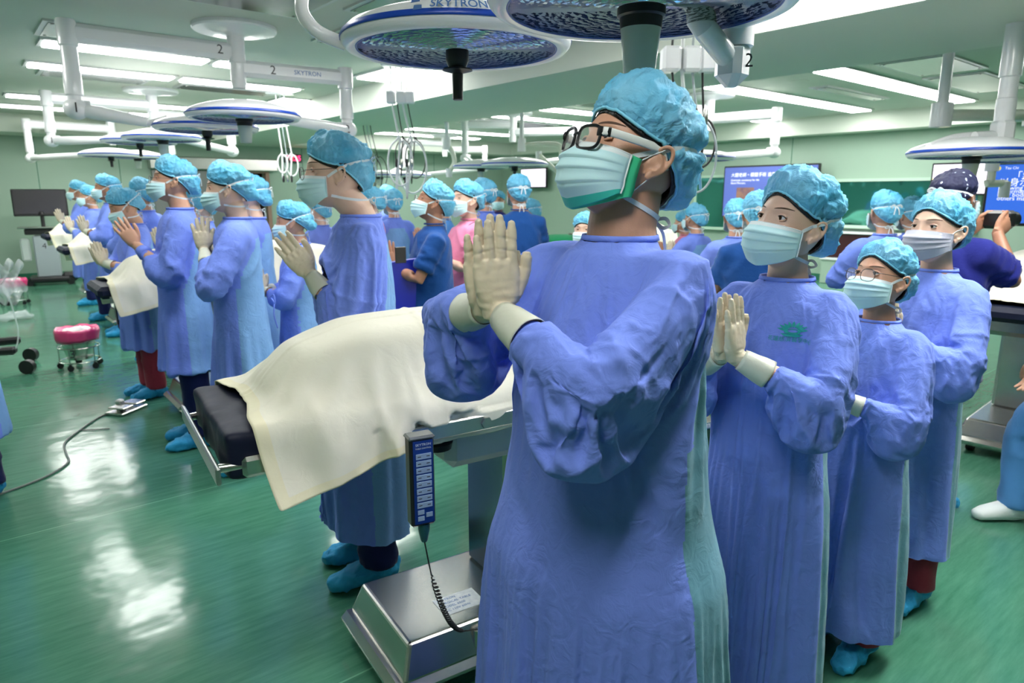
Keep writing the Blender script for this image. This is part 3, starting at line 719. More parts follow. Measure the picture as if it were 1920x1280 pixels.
    # ---- mask
    if mask:
        if mask in ('cyan', 'hero'):
            zc = [-.006, -.030, -.058, -.090, -.122]; xc = [.108, .127, .130, .119, .088]; zs = (-.014, -.082); xs = .046 if mask == 'hero' else .036
        else:
            zc = [-.004, -.028, -.055, -.085, -.118]; xc = [.108, .128, .127, .120, .100]; zs = (-.012, -.070); xs = .022
        def maskgrid(nu=61, nv=49, xs=xs, grow=0., v0=0., v1=1., sy=.080, pleat=1.):
            U = np.linspace(-1, 1, nu); Vv = np.linspace(v0, v1, nv); P = np.zeros((nv, nu, 3))
            for i, v in enumerate(Vv):
                X = np.interp(v*4, range(5), xc); Z = np.interp(v*4, range(5), zc); Zs = zs[0]+(zs[1]-zs[0])*v
                a = np.abs(U); y = sy*np.sin(a*PI/2)**1.15*np.sign(U); x = xs+(X-xs+grow)*np.cos(a*PI/2)**(.85-.15*v); zz = Z*(1-a**1.6)+Zs*a**1.6
                yn = (1-.12*v*(1-a)); pl = 0
                for c0 in (.30, .50, .70): pl = pl+pleat*.0042*sstep(c0-.16, c0, np.full(nu, v))*(v < c0)*(1-a**3)
                x = x+pl*np.cos(a*PI/2)**.4+.0012*noise(np.stack([U*4, np.full(nu, v*5), np.full(nu, seed*1.)], 1)); y = y*yn+np.sign(U)*pl*a*.8
                P[i] = np.stack([x, y, zz], 1)
            return P
        P = maskgrid(); nv, nu = P.shape[:2]
        g = MB(); g.grid(P.reshape(-1, 3), nu, nv, M=HM)
        me = g.mesh(); mm = {'cyan': m_mask, 'hero': m_mask, 'grey': m_maskgrey}[mask]
        mo = link('face_mask', me, root, [mm, m_masktop if mask != 'grey' else m_maskgrey, m_maskteal]); 
        rowi = [i for i in range(nv-1) for _ in range(nu-1)]
        me.polygons.foreach_set('material_index', [1 if r < 5 else 2 if (mask == 'hero' and r > nv-8) else 0 for r in rowi])
        sd_ = mo.modifiers.new('thickness', 'SOLIDIFY'); sd_.thickness = .0014; sd_.offset = 0
        eb = MB()
        for c in (0, nu-1): eb.loft(P[:, c], [(.0035, .0014)]*nv, 8, M=HM)
        eb.loft(P[0, :], [(.0012, .0016)]*nu, 6, M=HM)
        eb.build('mask_binding', m_tie if mask != 'grey' else m_maskgrey, mo, smooth=True)
        if mask == 'hero':
            P2 = maskgrid(xs=.022, grow=-.003, sy=.0796, pleat=0.)
            g = MB(); g.grid(P2.reshape(-1, 3), nu, nv, M=HM); gi = g.build('inner_mask', m_maskgreen, mo, smooth=True); q = gi.modifiers.new('t', 'SOLIDIFY'); q.thickness = .001
            gi['label'] = 'bright green second mask underneath'
            for s in (-1, 1):
                for (a_, b_, z1) in (((.022, s*.080, -.016), (-.012, s*.088, .012), 0), ((.022, s*.078, -.080), (-.014, s*.086, -.034), 1)):
                    L_ = [Vector(a_).lerp(Vector(b_), t) for t in np.linspace(0, 1, 8)]; pts = [snap(q, .002, face_only=True)[0] for q in L_]
                    tb = MB(); tb.tube(pts, .0014, 6); tb.build('ear_loop', m_tie, mo, smooth=True)
        if ties:
            knots = []
            for zz0, mids, end in ((zs[0], [(0, .086, .006), (-.04, .09, .024), (-.085, .055, .036)], (-.115, 0, .040)), (zs[1], [(0, .08, -.088), (-.035, .065, -.092), (-.065, .04, -.094)], (-.085, 0, -.092))):
                for s in (-1, 1):
                    K = [(xs-.003, s*.0795, zz0)]+[(a, s*b_, c) for a, b_, c in mids]+[end]
                    Q = spline(K, 8); pts = []; ns = []
                    for q in Q:
                        a_, n_ = snap(q, .0022); pts.append(a_); ns.append(n_)
                    Pn = np.array([tuple(q) for q in pts]); 
                    for _ in range(2): Pn[1:-1] = (Pn[:-2]+Pn[1:-1]*2+Pn[2:])/4
                    rb = MB(); rb.add(*ribbon(Pn, [tuple(q) for q in ns], .0095)); rb.build('mask_tie', m_tie, mo, smooth=False)
                knots.append((pts[-1], ns[-1]))
            for kp, kn in knots:
                kn = Vector(kn); kp = Vector(kp)+kn*.006; sdv = Vector((0, 0, 1)).cross(kn).normalized(); bw = MB()
                for s in (-1, 1):
                    Lp = [kp, kp+sdv*s*.022+kn*.012+Vector((0, 0, .010)), kp+sdv*s*.040+kn*.010+Vector((0, 0, -.004)), kp+sdv*s*.022+kn*.006+Vector((0, 0, -.012)), kp]
                    Q = spline([tuple(q) for q in Lp], 5); bw.add(*ribbon(Q, [tuple(kn)]*len(Q), .008))
                    Lp = [kp, kp+sdv*s*.012+kn*.016+Vector((0, 0, -.02)), kp+sdv*s*.02+kn*.018+Vector((0, 0, -.06))]
                    Q = spline([tuple(q) for q in Lp], 5); bw.add(*ribbon(Q, [tuple(kn)]*len(Q), .008))
                bw.box(tuple(kp), (.01, .01, .01)); bw.build('mask_bow', m_tie, mo, smooth=False)
        else:
            for s in (-1, 1):
                K = [(xs, s*.079, zs[0]), (.006, s*.083, .000), (-.016, s*.088, .014)]; pts = [snap(q, .002, face_only=True)[0] for q in spline(K, 5)]
                tb = MB(); tb.tube(pts, .0016, 6); tb.build('ear_loop', m_tie, mo, smooth=True)
                K = [(xs, s*.078, zs[1]), (.006, s*.080, -.055), (-.010, s*.084, -.040)]; pts = [snap(q, .002, face_only=True)[0] for q in spline(K, 5)]
                tb = MB(); tb.tube(pts, .0016, 6); tb.build('ear_loop', m_tie, mo, smooth=True)
    # ---- eyes
    def fx(y, z, off):
        o_ = HM@Vector((.25, y, z)); h_, n_, i_, ds = bv.ray_cast(o_, R3@Vector((-1, 0, 0)), .3)
        return (HI@h_).x+off if h_ is not None else .09+off
    if eyes is not None:
        for s in (-1, 1):
            cy, cz = s*.033, .011; hw = .0150
            def lid(a, up): return cz+.0012*a*1.0+(1 if up else -.75)*eyes*.0062*(1-a*a)**.75
            V = []; na, nb_ = 15, 9
            for bb in np.linspace(0, 1, nb_):
                for a in np.linspace(-1, 1, na):
                    z_ = lid(a, 0)+(lid(a, 1)-lid(a, 0))*bb; y_ = cy+s*a*hw; V.append((fx(cy, cz, 0)-.0035*a*a-.0014-.001*(2*bb-1)**2+.0032, y_, z_))
            g = MB(); g.grid(V, na, nb_, M=HM); eo = g.build('eye', m_sclera, root, smooth=True)
            g = MB(); x0 = fx(cy, cz, 0)+.0026; iy = cy-.001; R_ = .0062
            ang = np.linspace(0, 2*PI, 25)[:-1]; V = [(x0+.0006, iy, cz+.0006)]
            for rr in (.5, 1):
                for t in ang:
                    y_ = iy+R_*rr*math.cos(t); a = s*(y_-cy)/hw; z_ = min(max(cz+.0006+R_*rr*math.sin(t), lid(a, 0)), lid(a, 1)); V.append((x0-.0004*rr, y_, z_))
            F = [(0, 1+j, 1+(j+1) % 24) for j in range(24)]+[(1+j, 25+j, 25+(j+1) % 24, 1+(j+1) % 24) for j in range(24)]
            g.add(V, F, HM); g.build('iris', m_iris, eo, smooth=True)
            g = MB(); Q = [(fx(cy, cz, 0)+.0032-.0040*a*a, cy+s*a*hw*1.04, lid(a*.999, 1)) for a in np.linspace(-1, 1, 15)]
            g.tube(Q, .0011, 6, M=HM); g.build('eyelashes', m_lash, eo, smooth=True)
            g = MB(); Q = [(fx(cy, cz, 0)+.0010-.0040*a*a, cy+s*a*hw*1.08, lid(a*.999, 1)+.0028) for a in np.linspace(-1, 1, 15)]
            g.tube(Q, .0030, 8, M=HM); Q = [(fx(cy, cz, 0)+.0004-.0036*a*a, cy+s*a*hw, lid(a*.999, 0)-.0020) for a in np.linspace(-1, 1, 15)]
            g.tube(Q, .0024, 8, M=HM); g.build('eyelid', m_skin[skin], eo, smooth=True)
            if brows:
                V = []; 
                for b_ in (0, 1):
                    for a in np.linspace(-1, 1, 13):
                        y_ = cy+s*(a*.021+.002); th_ = .0021*(1-.7*a*a); z_ = cz+.0235+.0030*(1-(a-.1)**2)+(b_-.5)*2*th_
                        V.append((fx(y_, z_, .0012), y_, z_))
                g = MB(); g.grid(V, 13, 2, M=HM); g.build('eyebrow', m_brow, root, smooth=True)
    # ---- glasses
    if glasses:
        gl = thing('spectacles', None, None); gl.parent = root; del_ = None
        cz = .000; thick = glasses == 'black'
        rims = MB(); lens = MB()
        for s in (-1, 1):
            cy = s*.034; w2, h2 = (.0275, .0205) if thick else (.0245, .0215); e = 3.2 if thick else 2.6
            pts = []
            for t in np.linspace(0, 2*PI, 29)[:-1]:
                ct, st = math.cos(t), math.sin(t); y_ = cy+w2*np.sign(ct)*abs(ct)**(2/e); z_ = cz+h2*np.sign(st)*abs(st)**(2/e); pts.append((.116-(y_/.07)**2*.014, y_, z_))
            rims.tube(pts, .0030 if thick else .0011, 8, closed=True, M=HM)
            lens.add([(.1135, cy, cz)]+pts, [(0, 1+j, 1+(j+1) % 28) for j in range(28)], HM)
        rims.tube([(.116, -.010, cz+.006), (.1185, 0, cz+.008), (.116, .010, cz+.006)], .0028 if thick else .0011, 8, M=HM, sm=4)
        rims.build('frame_front', m_fblack if thick else m_fwire, gl, smooth=True); lens.build('lens', m_lens, gl, smooth=True)
        for s in (-1, 1):
            tb = MB(); P_ = [(.106, s*.061, cz+.010), (.098, s*.073, cz+.011), (.05, s*.083, cz+.012), (0, s*.0865, cz+.012), (-.018, s*.087, cz+.004), (-.03, s*.086, cz-.018)]
            tb.loft(spline(P_, 4), [(.0018, .0075 if q < 12 else .005) if thick else .0011 for q in range(21)], 8, M=HM)
            o_ = tb.build('temple_arm', m_fwhite if thick else m_fwire, gl, smooth=True)
            if thick:
                o_['label'] = 'white temple arm'; tb = MB(); tb.loft([(.110, s*.058, cz+.010), (.104, s*.066, cz+.010), (.094, s*.0755, cz+.011)], [(.003, .0085)]*3, 8, M=HM); tb.build('hinge', m_fblack, gl, smooth=True)
    # ---- clothing
    torso = MB(); b_ = bulk
    secs = [(1.480, -.016, .072, .076), (1.468, -.016, .076, .084), (1.452, -.014, .084, .104), (1.432, -.012, .092, .135*shw), (1.40, -.006, .106*min(b_, 1.15), .162*shw), (1.35, 0, .118*min(b_, 1.2), .180*shw), (1.25, .010, .130*b_, .180*b_), (1.10, .015, .135*b_, .174*b_), (.97, .012, .142*b_, .180*b_)]
    if gown:
        k_ = b_*skirt; secs += [(.80, .012, .158*k_, .206*k_), (.58, .012, .172*k_, .228*k_)]
        if hem < .5: secs.append((.45, .012, .18*k_, .24*k_))
        secs.append((hem, .012, .186*k_, .25*k_))
    else: secs += [(.85, .012, .15*b_, .195*b_), (.74, .012, .158*b_, .205*b_)]
    P_ = spline([(c, 0, z) for z, c, a, b2 in secs], 4); R_ = spline([(b2, a, 0) for z, c, a, b2 in secs], 4)
    torso.loft(P_, [(r[0], r[1]) for r in R_], 40, up=(1, 0, 0))
    apath = []
    for s in (-1, 1):
        Sh, E_, W, M = arm[s]; r = .068*b_*sleeve
        if gown or longsleeve:
            En = E_+Vector((-.01, s*.012, -.015)); dw = (W-En).normalized()
            K = [Vector((-.005, s*.09, 1.375)), Sh+Vector((0, 0, -.010)), Sh.lerp(En, .45)+Vector((0, s*.012, 0)), En, En.lerp(W, .36)+Vector((0, 0, -.012)), W-dw*.150, W-dw*.112, W-dw*.05]
            Rr = [(r*1.0, r*1.05), (r*1.08, r*1.08), (r*1.10,)*2, (r*1.16,)*2, (r*1.08,)*2, (r*.80,)*2, (.0385, .0385), (.032, .032)]
            Kp = spline([tuple(q) for q in K], 5); Rp = spline([(a[0], a[1], 0) for a in Rr], 5)
            torso.loft(Kp, [(q[0], q[1]) for q in Rp], 26, up=(0, 1, .2)); apath.append(([tuple(q) for q in K], r))
        else:
            e_ = Sh.lerp(E_, .78)
            torso.loft([Vector((-.005, s*.10, 1.38)), Sh+Vector((0, s*.0, -.01)), Sh.lerp(E_, .5), e_], [(r*.9, r*.95), (r*.95, r), (r*.98, r*.98), (r*1.05, r*1.0)], 24, up=(0, 1, .2)); apath.append(([tuple(Sh), tuple(E_)], r))
    gm = remesh(torso, vox, 3)
    if sim: gm = drape_sim(gm, b_, arm, sim, hem, skirt, shw)
    if not sim: wrinkle(gm, apath, amp, seed, hem)
    else: wrinkle(gm, apath, .6*amp, seed, hem)
    if gown and gloves and arms == 'pray':
        bm = bmesh.new(); bm.from_mesh(gm); kill = set()
        for s in (-1, 1):
            Sh, E_, W, M = arm[s]; dw = (E_-W).normalized()
            for f in bm.faces:
                q = f.calc_center_median()-W; t_ = q.dot(dw)
                if -.03 < t_ < .085 and (q-dw*t_).length < .055: kill.add(f)
        bmesh.ops.delete(bm, geom=list(kill), context='FACES'); bm.to_mesh(gm); bm.free()
    C_ = facec(gm)
    if gown:
        ms = [m_purple, m_pale if pale is True else m_teal, m_caprim]
        adist = np.full(len(C_), 9.)
        for pth, r0 in apath: adist = np.minimum(adist, arm_coords(C_, pth[1:])[0])
        lim = .012-panel*.0+(.16-panel)+ (C_[:, 2] < 1.0)*(1.0-C_[:, 2])*.05
        idx = ((C_[:, 0] < -lim*.0+.02-.03*(C_[:, 2] > 1.1)) & (np.abs(C_[:, 1]) > -1) & ((adist > .115*sleeve*b_)) & (C_[:, 2] < 1.37)).astype(int)
        if pale is None: idx[:] = 0
        gm.polygons.foreach_set('material_index', idx.tolist())
        go = link('surgical_gown', gm, root, ms)
        # collar binding and waist tie
        cbn = MB(); cbn.loft([( -.016, 0, 1.472), (-.016, 0, 1.483)], [(.080, .076), (.077, .073)], 32, up=(1, 0, 0), caps=False)
        co2 = cbn.build('collar', m_purple, go, smooth=True); q = co2.modifiers.new('t', 'SOLIDIFY'); q.thickness = .004
        wt = MB(); wt.tube([(-.15*b_, -.02, 1.02), (-.175*b_, -.01, .99), (-.17*b_, .03, .92), (-.185*b_, .02, .84)], .004, 6, sm=5); wt.tube([(-.15*b_, .02, 1.02), (-.175*b_, .04, 1.04), (-.18*b_, .05, .99), (-.165*b_, .01, 1.01)], .004, 6, sm=5); wt.build('waist_tie', m_purple, go, smooth=True)
        if not gloves:
          for s in (-1, 1):
            Sh, E_, W, M = arm[s]; dw = (E_-W).normalized(); c = W+dw*.062
            kb = MB(); kb.loft([c-dw*.02, c, c+dw*.03], [(.034, .034), (.037, .037), (.042, .042)], 20); kb.build('sleeve_cuff', m_purple, go, smooth=True)
    else:
        tm = {'navy': m_navy, 'deepnavy': m_deepnavy, 'pink': m_pink, 'sky': m_skyblue}[top]
        go = link('scrub_top', gm, root, [tm])
        cbn = MB(); cbn.loft([(-.014, 0, 1.486), (-.014, 0, 1.495)], [(.075, .071), (.073, .069)], 32, up=(1, 0, 0), caps=False)
        co2 = cbn.build('neckband', tm, go, smooth=True); q = co2.modifiers.new('t', 'SOLIDIFY'); q.thickness = .005
    # ---- gloves
    if gloves and arms == 'pray':
        for s in (-1, 1):
            Sh, E_, W, M = arm[s]; d_ = (E_-W).normalized(); hm = MB()
            hand_shape(hm, M, s, spread=spread, curl=.05, fat=1.05)
            hm.loft([M@Vector((0, 0, .02)), W, W+d_*.035], [(.021, .027), (.029, .024), (.029, .027)], 18, up=(1, 0, 0))
            gmh = remesh(hm, gvox, 1); V = getv(gmh); Nn = getn(gmh)
            Ml = np.array(M.inverted()); loc_ = V@Ml[:3, :3].T+Ml[:3, 3]
            # creases across the knuckles and along the wrist
            dsp = .0010*np.cos(loc_[:, 0]*150*2)*np.exp(-((loc_[:, 2]-.084)/.012)**2)+.0006*noise(loc_*np.array([60, 60, 130]), seed)+.0012*ridge(noise(loc_*np.array([40, 40, 90]), seed+s))*np.exp(-((loc_[:, 2]-.02)/.03)**2)
            for zz in (.118, .140): dsp -= .0009*np.exp(-((loc_[:, 2]-zz+abs(loc_[:, 0])*.25)/.0016)**2)
            setv(gmh, V+Nn*dsp[:, None])
            glo = link('glove', gmh, root, m_glove)
            cf = MB(); cp = [W+d_*t for t in (.018, .03, .05, .075, .098, .104)]
            cf.loft(cp, [(.0300, .0265), (.032, .029), (.0345, .0325), (.0375, .037), (.0395, .0395), (.040, .040)], 40, up=(1, 0, 0), caps=False)
            cme = cf.mesh(); V = getv(cme); Nn = getn(cme); setv(cme, V+Nn*(.0016*noise(V*np.array([60, 60, 28]), seed))[:, None])
            cfo = link('glove_cuff', cme, glo, m_cuff); q = cfo.modifiers.new('t', 'SOLIDIFY'); q.thickness = .0012
    # ---- trousers, shoes
    if feet:
        tcol = {'ink': m_ink, 'wine': m_wine, 'sky': m_skyblue, 'navy': m_navy}[legs]
        tm = MB()
        for s in (-1, 1): tm.loft(([(0, s*.06, .95), (0, s*.085, .82)] if not gown else [(0, s*.09, min(.78, hem+.22)), (0, s*stance, min(.70, hem+.17))])+[(.005, s*stance, .5), (-.005, s*(stance+.003), .2), (-.008, s*(stance+.005), .075)], [(.09, .11) if not gown else (.06, .06), (.10, .115) if not gown else (.075, .08), (.085, .09), (.075, .08), (.075, .082)], 22, up=(1, 0, 0))
        tme = remesh(tm, .018, 2); V = getv(tme); Nn = getn(tme); setv(tme, V+Nn*(.010*ridge(noise(V*np.array([6, 9, 9]), seed))-.004)[:, None])
        link('trousers', tme, root, tcol)
        for s in (-1, 1):
            sh = MB(); y0 = s*(stance+.004)
            sh.loft([(-.085, y0, .045), (-.06, y0, .055), (0, y0, .060), (.07, y0+s*.008, .050), (.14, y0+s*.014, .038), (.185, y0+s*.012, .030), (.20, y0+s*.01, .028)], [(.025, .035), (.042, .054), (.048, .062), (.053, .049), (.053, .037), (.040, .028), (.015, .015)], 18, up=(0, 0, 1))
            if shoe == 'cover': sh.loft([(-.01, y0, .05), (-.012, y0, .12)], [(.058, .055), (.055, .052)], 18, up=(1, 0, 0))
            sme = remesh(sh, .008, 2); V = getv(sme); Nn = getn(sme)
            if shoe == 'cover': V = V+Nn*(.010*ridge(noise(V*np.array([16, 34, 16]), seed+s))+.005*ridge(noise(V*np.array([40, 50, 30]), seed))-.005)[:, None]
            V[:, 2] = np.maximum(V[:, 2], .001); setv(sme, V)
            link('shoe_cover' if shoe == 'cover' else 'shoe', sme, root, m_shoecover if shoe == 'cover' else mat('white_clog', srgb(225, 232, 230), .4))
    return root, arm, HM, bv
# ================================================================== SURGICAL LIGHTS
def lens_mat():
    m = bpy.data.materials.new('faceted_reflector'); m.use_nodes = True; nt = m.node_tree; b = nt.nodes['Principled BSDF']
    b.inputs['Base Color'].default_value = (.86, .89, .93, 1); b.inputs['Metallic'].default_value = 1.; b.inputs['Roughness'].default_value = .14
    N = nt.nodes.new; L = nt.links.new; tc = N('ShaderNodeTexCoord')
    v = N('ShaderNodeTexVoronoi'); v.inputs['Scale'].default_value = 55; mp = N('ShaderNodeMapping'); mp.inputs['Scale'].default_value = (1, 1, .2); L(tc.outputs['Object'], mp.inputs[0]); L(mp.outputs[0], v.inputs['Vector'])
    wv = N('ShaderNodeTexNoise'); wv.inputs['Scale'].default_value = 26; wv.inputs['Detail'].default_value = 3; wv.inputs['Distortion'].default_value = 1.; L(mp.outputs[0], wv.inputs['Vector'])
    a = N('ShaderNodeMath'); a.operation = 'ADD'; L(v.outputs[0], a.inputs[0]); L(wv.outputs[0], a.inputs[1])
    bp = N('ShaderNodeBump'); bp.inputs['Strength'].default_value = .4; bp.inputs['Distance'].default_value = .010; L(a.outputs[0], bp.inputs['Height']); L(bp.outputs[0], b.inputs['Normal'])
    b.inputs['Coat Weight'].default_value = .5; b.inputs['Coat Roughness'].default_value = .03
    return m
M_LENS = lens_mat()
m_gripglass = mat('frosted_grip', srgb(196, 204, 194), .35, coat=.4)
m_ink_blue = mat('logo_blue', srgb(70, 110, 170), .5); m_ink_dark = mat('number_dark', (.03, .03, .035), .5)
def bend_text(txt, size, R, ang, z, name, m, parent, flare=0.):
    cu = bpy.data.curves.new('t', 'FONT'); cu.body = txt; cu.size = size; cu.align_x = 'CENTER'; cu.align_y = 'CENTER'; cu.extrude = .0004; cu.offset = size*.012
    o = bpy.data.objects.new('t', cu); COL.objects.link(o); dg = bpy.context.evaluated_depsgraph_get(); me = bpy.data.meshes.new_from_object(o.evaluated_get(dg), depsgraph=dg)
    bpy.data.objects.remove(o); bpy.data.curves.remove(cu); me.materials.clear(); V = getv(me)
    a = ang+V[:, 0]/R; r = R+V[:, 2]-flare*V[:, 1]
    setv(me, np.stack([r*np.cos(a), r*np.sin(a), z+V[:, 1]], 1)); return link(name, me, parent, m, smooth=False)
def logo_mark(mb, M, s):
    """slanted double wedge mark"""
    for q in ((-.5, .1, .35, .5), (-.35, -.5, .5, -.1)):
        x0, y0, x1, y1 = [v*s for v in q]; mb.add([(x0, y0, 0), (x1, y0+.08*s, 0), (x1, y1, 0), (x0+.15*s, y1, 0), (x0, y0, .0006), (x1, y0+.08*s, .0006), (x1, y1, .0006), (x0+.15*s, y1, .0006)], [(4, 5, 6, 7), (3, 2, 1, 0), (0, 1, 5, 4), (1, 2, 6, 5), (2, 3, 7, 6), (3, 0, 4, 7)], M)
def dish(parent, c, r=.36, grip='black', txt=None, ta=0., tilt=(0, 0), n=72):
    e = bpy.data.objects.new('lamp_dish', None)
    T = Matrix.Translation(c)@Matrix.Rotation(tilt[0], 4, 'X')@Matrix.Rotation(tilt[1], 4, 'Y')
    b = MB(); b.lathe([(.86*r, -.002), (.90*r, -.010), (.955*r, -.008), (.99*r, .006), (1.0*r, .022), (.985*r, .034), (.93*r, .052), (.80*r, .072), (.62*r, .092), (.42*r, .108), (.2*r, .116), (0, .118)], n, caps=False)
    d = b.build('lamp_dish', M_WHITE(), parent, smooth=True); d.matrix_local = T
    b = MB(); b.lathe([(0, .004), (.3*r, .002), (.6*r, -.001), (.86*r, -.004)], n); b.build('reflector', M_LENS, d, smooth=True)
    b = MB(); b.lathe([(.985*r+.0012, .0335), (1.0*r+.0016, .022), (.999*r+.0014, .016), (.997*r, .016), (.998*r, .022), (.985*r-.001, .0335)], n, caps=False); b.build('blue_stripe', M_BLUE(), d, smooth=True)
    b = MB(); b.lathe([(.862*r, -.004), (.866*r, -.0075), (.872*r, -.0075), (.876*r, -.005)], n, caps=False); b.build('lens_ring', mat('ring_blue', srgb(50, 80, 160), .3), d, smooth=True)
    k = r/.36
    if grip == 'black':
        b = MB(); b.lathe([(.036*k, .0), (.036*k, -.035), (.030*k, -.050), (.028*k, -.055), (.046*k, -.060), (.048*k, -.064), (.018*k, -.072), (.017*k, -.100), (.0165*k, -.150), (.014*k, -.153), (0, -.153)], 28); b.build('grip', M_BLACK(), d)
    elif grip == 'cup':
        b = MB(); b.lathe([(.056*k, .0), (.056*k, -.022), (.050*k, -.026), (.048*k, -.05)], 32); b.build('collar', M_BLACK(), d)
        b = MB(); b.lathe([(.046*k, -.030), (.047*k, -.05), (.036*k, -.158), (.033*k, -.163), (.026*k, -.163), (.024*k, -.155), (0, -.155)], 32); b.build('grip', m_gripglass, d)
    if txt:
        bend_text(txt, .030*k, .995*r, ta, .043, 'lettering', m_ink_blue, d, flare=1.2)
    return d
def wtube(parent, P, r, name='arm', m=None, n=16, sm=0):
    b = MB(); b.tube([tuple(p) for p in P], r, n, sm=sm); return b.build(name, m or M_WHITE(), parent)
def num(parent, txt, size, p, towards=(0, 0, CAMZ), r=0., name='number', m=None, updir=(0, 0, 1)):
    """lettering on a round or flat surface, on the side that faces a place"""
    p = Vector(p); d = Vector(towards)-p; d.z = 0; d.normalize(); x = Vector((0, 0, 1)).cross(d)
    return text_mesh(txt, size, frame(p+d*(r+.0012), x, (0, 0, 1)), name, m or m_ink_dark, parent)
def post_arm(t, hub, post, z0, zt, zb, nlab=None, r0=.055):
    """horizontal beam from the hub column, telescopic post and elbow"""
    hx, hy = hub; x, y = post; b = MB()
    a = math.atan2(y-hy, x-hx); L = math.hypot(x-hx, y-hy)
    b.box(((hx+x)/2, (hy+y)/2, z0), (L, .09, .13), rz=a, bev=.03); b.build('arm', M_WHITE(), t)
    b = MB(); b.lathe([(0, z0+.09), (.06, z0+.085), (.066, z0+.07), (.066, z0-.09), (.055, z0-.10), (.055, (z0+zb)/2), (.060, (z0+zb)/2-.01), (.060, zb+.10), (.048, zb+.09), (.048, zb)], 24, (x, y, 0)); b.build('post', M_WHITE(), t)
    b = MB(); b.sphere((x, y, zb), (.085, .085, .075), 20, 12); b.cyl((x-.09*math.cos(a), y-.09*math.sin(a), zb+.02), (x-.04*math.cos(a), y-.04*math.sin(a), zb+.02), .045); b.build('elbow', M_WHITE(), t)
    if nlab: num(t, nlab, .10, (x, y, zb), r=.086)
    return Vector((x, y, zb))
def spring(t, a, c, r=.36, rr=.036):
    """from elbow a to the dish at c: tapered cover and yoke"""
    a = Vector(a); c = Vector(c); d = c-a; d.z = 0; L = d.length; u = d.normalized(); e = c-u*(r*1.02)+Vector((0, 0, .045)); b = MB()
    b.loft([tuple(a), tuple(a.lerp(e, .3)), tuple(a.lerp(e, .95))], [.045, .050, .036], 16); b.build('spring_arm', M_WHITE(), t)
    wtube(t, [a.lerp(e, .93), e, c-u*r*.7+Vector((0, 0, .085))], .022, 'yoke', sm=5)
def ceiling_disc(t, x, y, zb, r=.33, n1=None, n2=None, side=(0, 0)):
    b = MB(); b.lathe([(0, 2.90), (r, 2.90), (r, 2.875), (r*.97, 2.862), (.14, 2.845), (.08, 2.83), (.07, 2.82), (0, 2.82)], 48, (x, y, 0)); b.build('ceiling_disc', M_WHITE(), t)
    b = MB(); b.lathe([(.068, 2.84), (.068, 2.62), (.060, 2.615), (.060, zb+.04), (.052, zb), (0, zb)], 24, (x, y, 0)); b.build('column', M_WHITE(), t)

# group over the nearest table
t = thing('surgical_light', 'pair of large dish lights with blue stripe right above the front man', 'surgical light', (1.75, 1.72, 2.9))
t.location = (0, 0, 0)
A_ = at(857, 86, D=2.30); B_ = at(1203, 10, D=1.74); A_.z = 2.0; B_.z = 1.985
ceiling_disc(t, 1.95, 1.62, 2.40)
dA = dish(t, A_, .36, 'black'); dB = dish(t, B_, .365, 'cup')
ang = math.atan2(-A_.y, -A_.x)
bend_text('SKYTRON', .034, .992*.36, ang+.02, .044, 'lettering', m_ink_blue, dA, flare=1.1)
lb = MB(); aa = ang-.30; logo_mark(lb, frame((.362*math.cos(aa)*.99, .362*math.sin(aa)*.99, .044), (-math.sin(aa), math.cos(aa), 0), (0, 0, 1)), .030); lb.build('logo_mark', m_ink_blue, dA, smooth=False)
rt = Vector((_RT[0], _RT[1], 0)); fw_ = Vector((_FW[0], _FW[1], 0))
# yoke on the left of dish A
yk = [A_-rt*.345-fw_*.02+Vector((0, 0, .01)), A_-rt*.43-fw_*.05+Vector((0, 0, .045)), A_-rt*.475-fw_*.03+Vector((0, 0, .12)), A_-rt*.44+fw_*.05+Vector((0, 0, .22)), A_-rt*.25+fw_*.22+Vector((0, 0, .30)), A_+fw_*.45+Vector((0, 0, .33))]
wtube(t, yk, .021, 'yoke', sm=8)
wtube(t, [yk[-1], Vector((1.95, 1.62, 2.47))], .035, 'spring_arm')
jt = at(1373, 118, D=1.95); 
b = MB(); b.cyl(tuple(A_+rt*.30+Vector((0, 0, .07))), tuple(A_+rt*.22-fw_*.1+Vector((0, 0, .10))), .03); b.build('pivot', M_WHITE(), t)
wtube(t, [B_+rt*.16+fw_*.16+Vector((0, 0, .03)), jt.lerp(B_, .35)+Vector((0, 0, .04)), jt], .030, 'spring_arm')
b = MB(); b.box(tuple(jt+Vector((0, 0, -.0))), (.085, .085, .125), rz=.9, bev=.03); b.build('elbow', M_WHITE(), t)
b = MB(); b.cyl(tuple(jt+rt*.01+Vector((0, 0, .04))), tuple(jt+rt*.01+Vector((0, 0, .50))), .042); b.build('post', M_WHITE(), t)
wtube(t, [jt+Vector((0, 0, .48)), Vector((1.95, 1.62, 2.55))], .05, 'arm')
num(t, '2', .05, jt+rt*.044, r=.03)

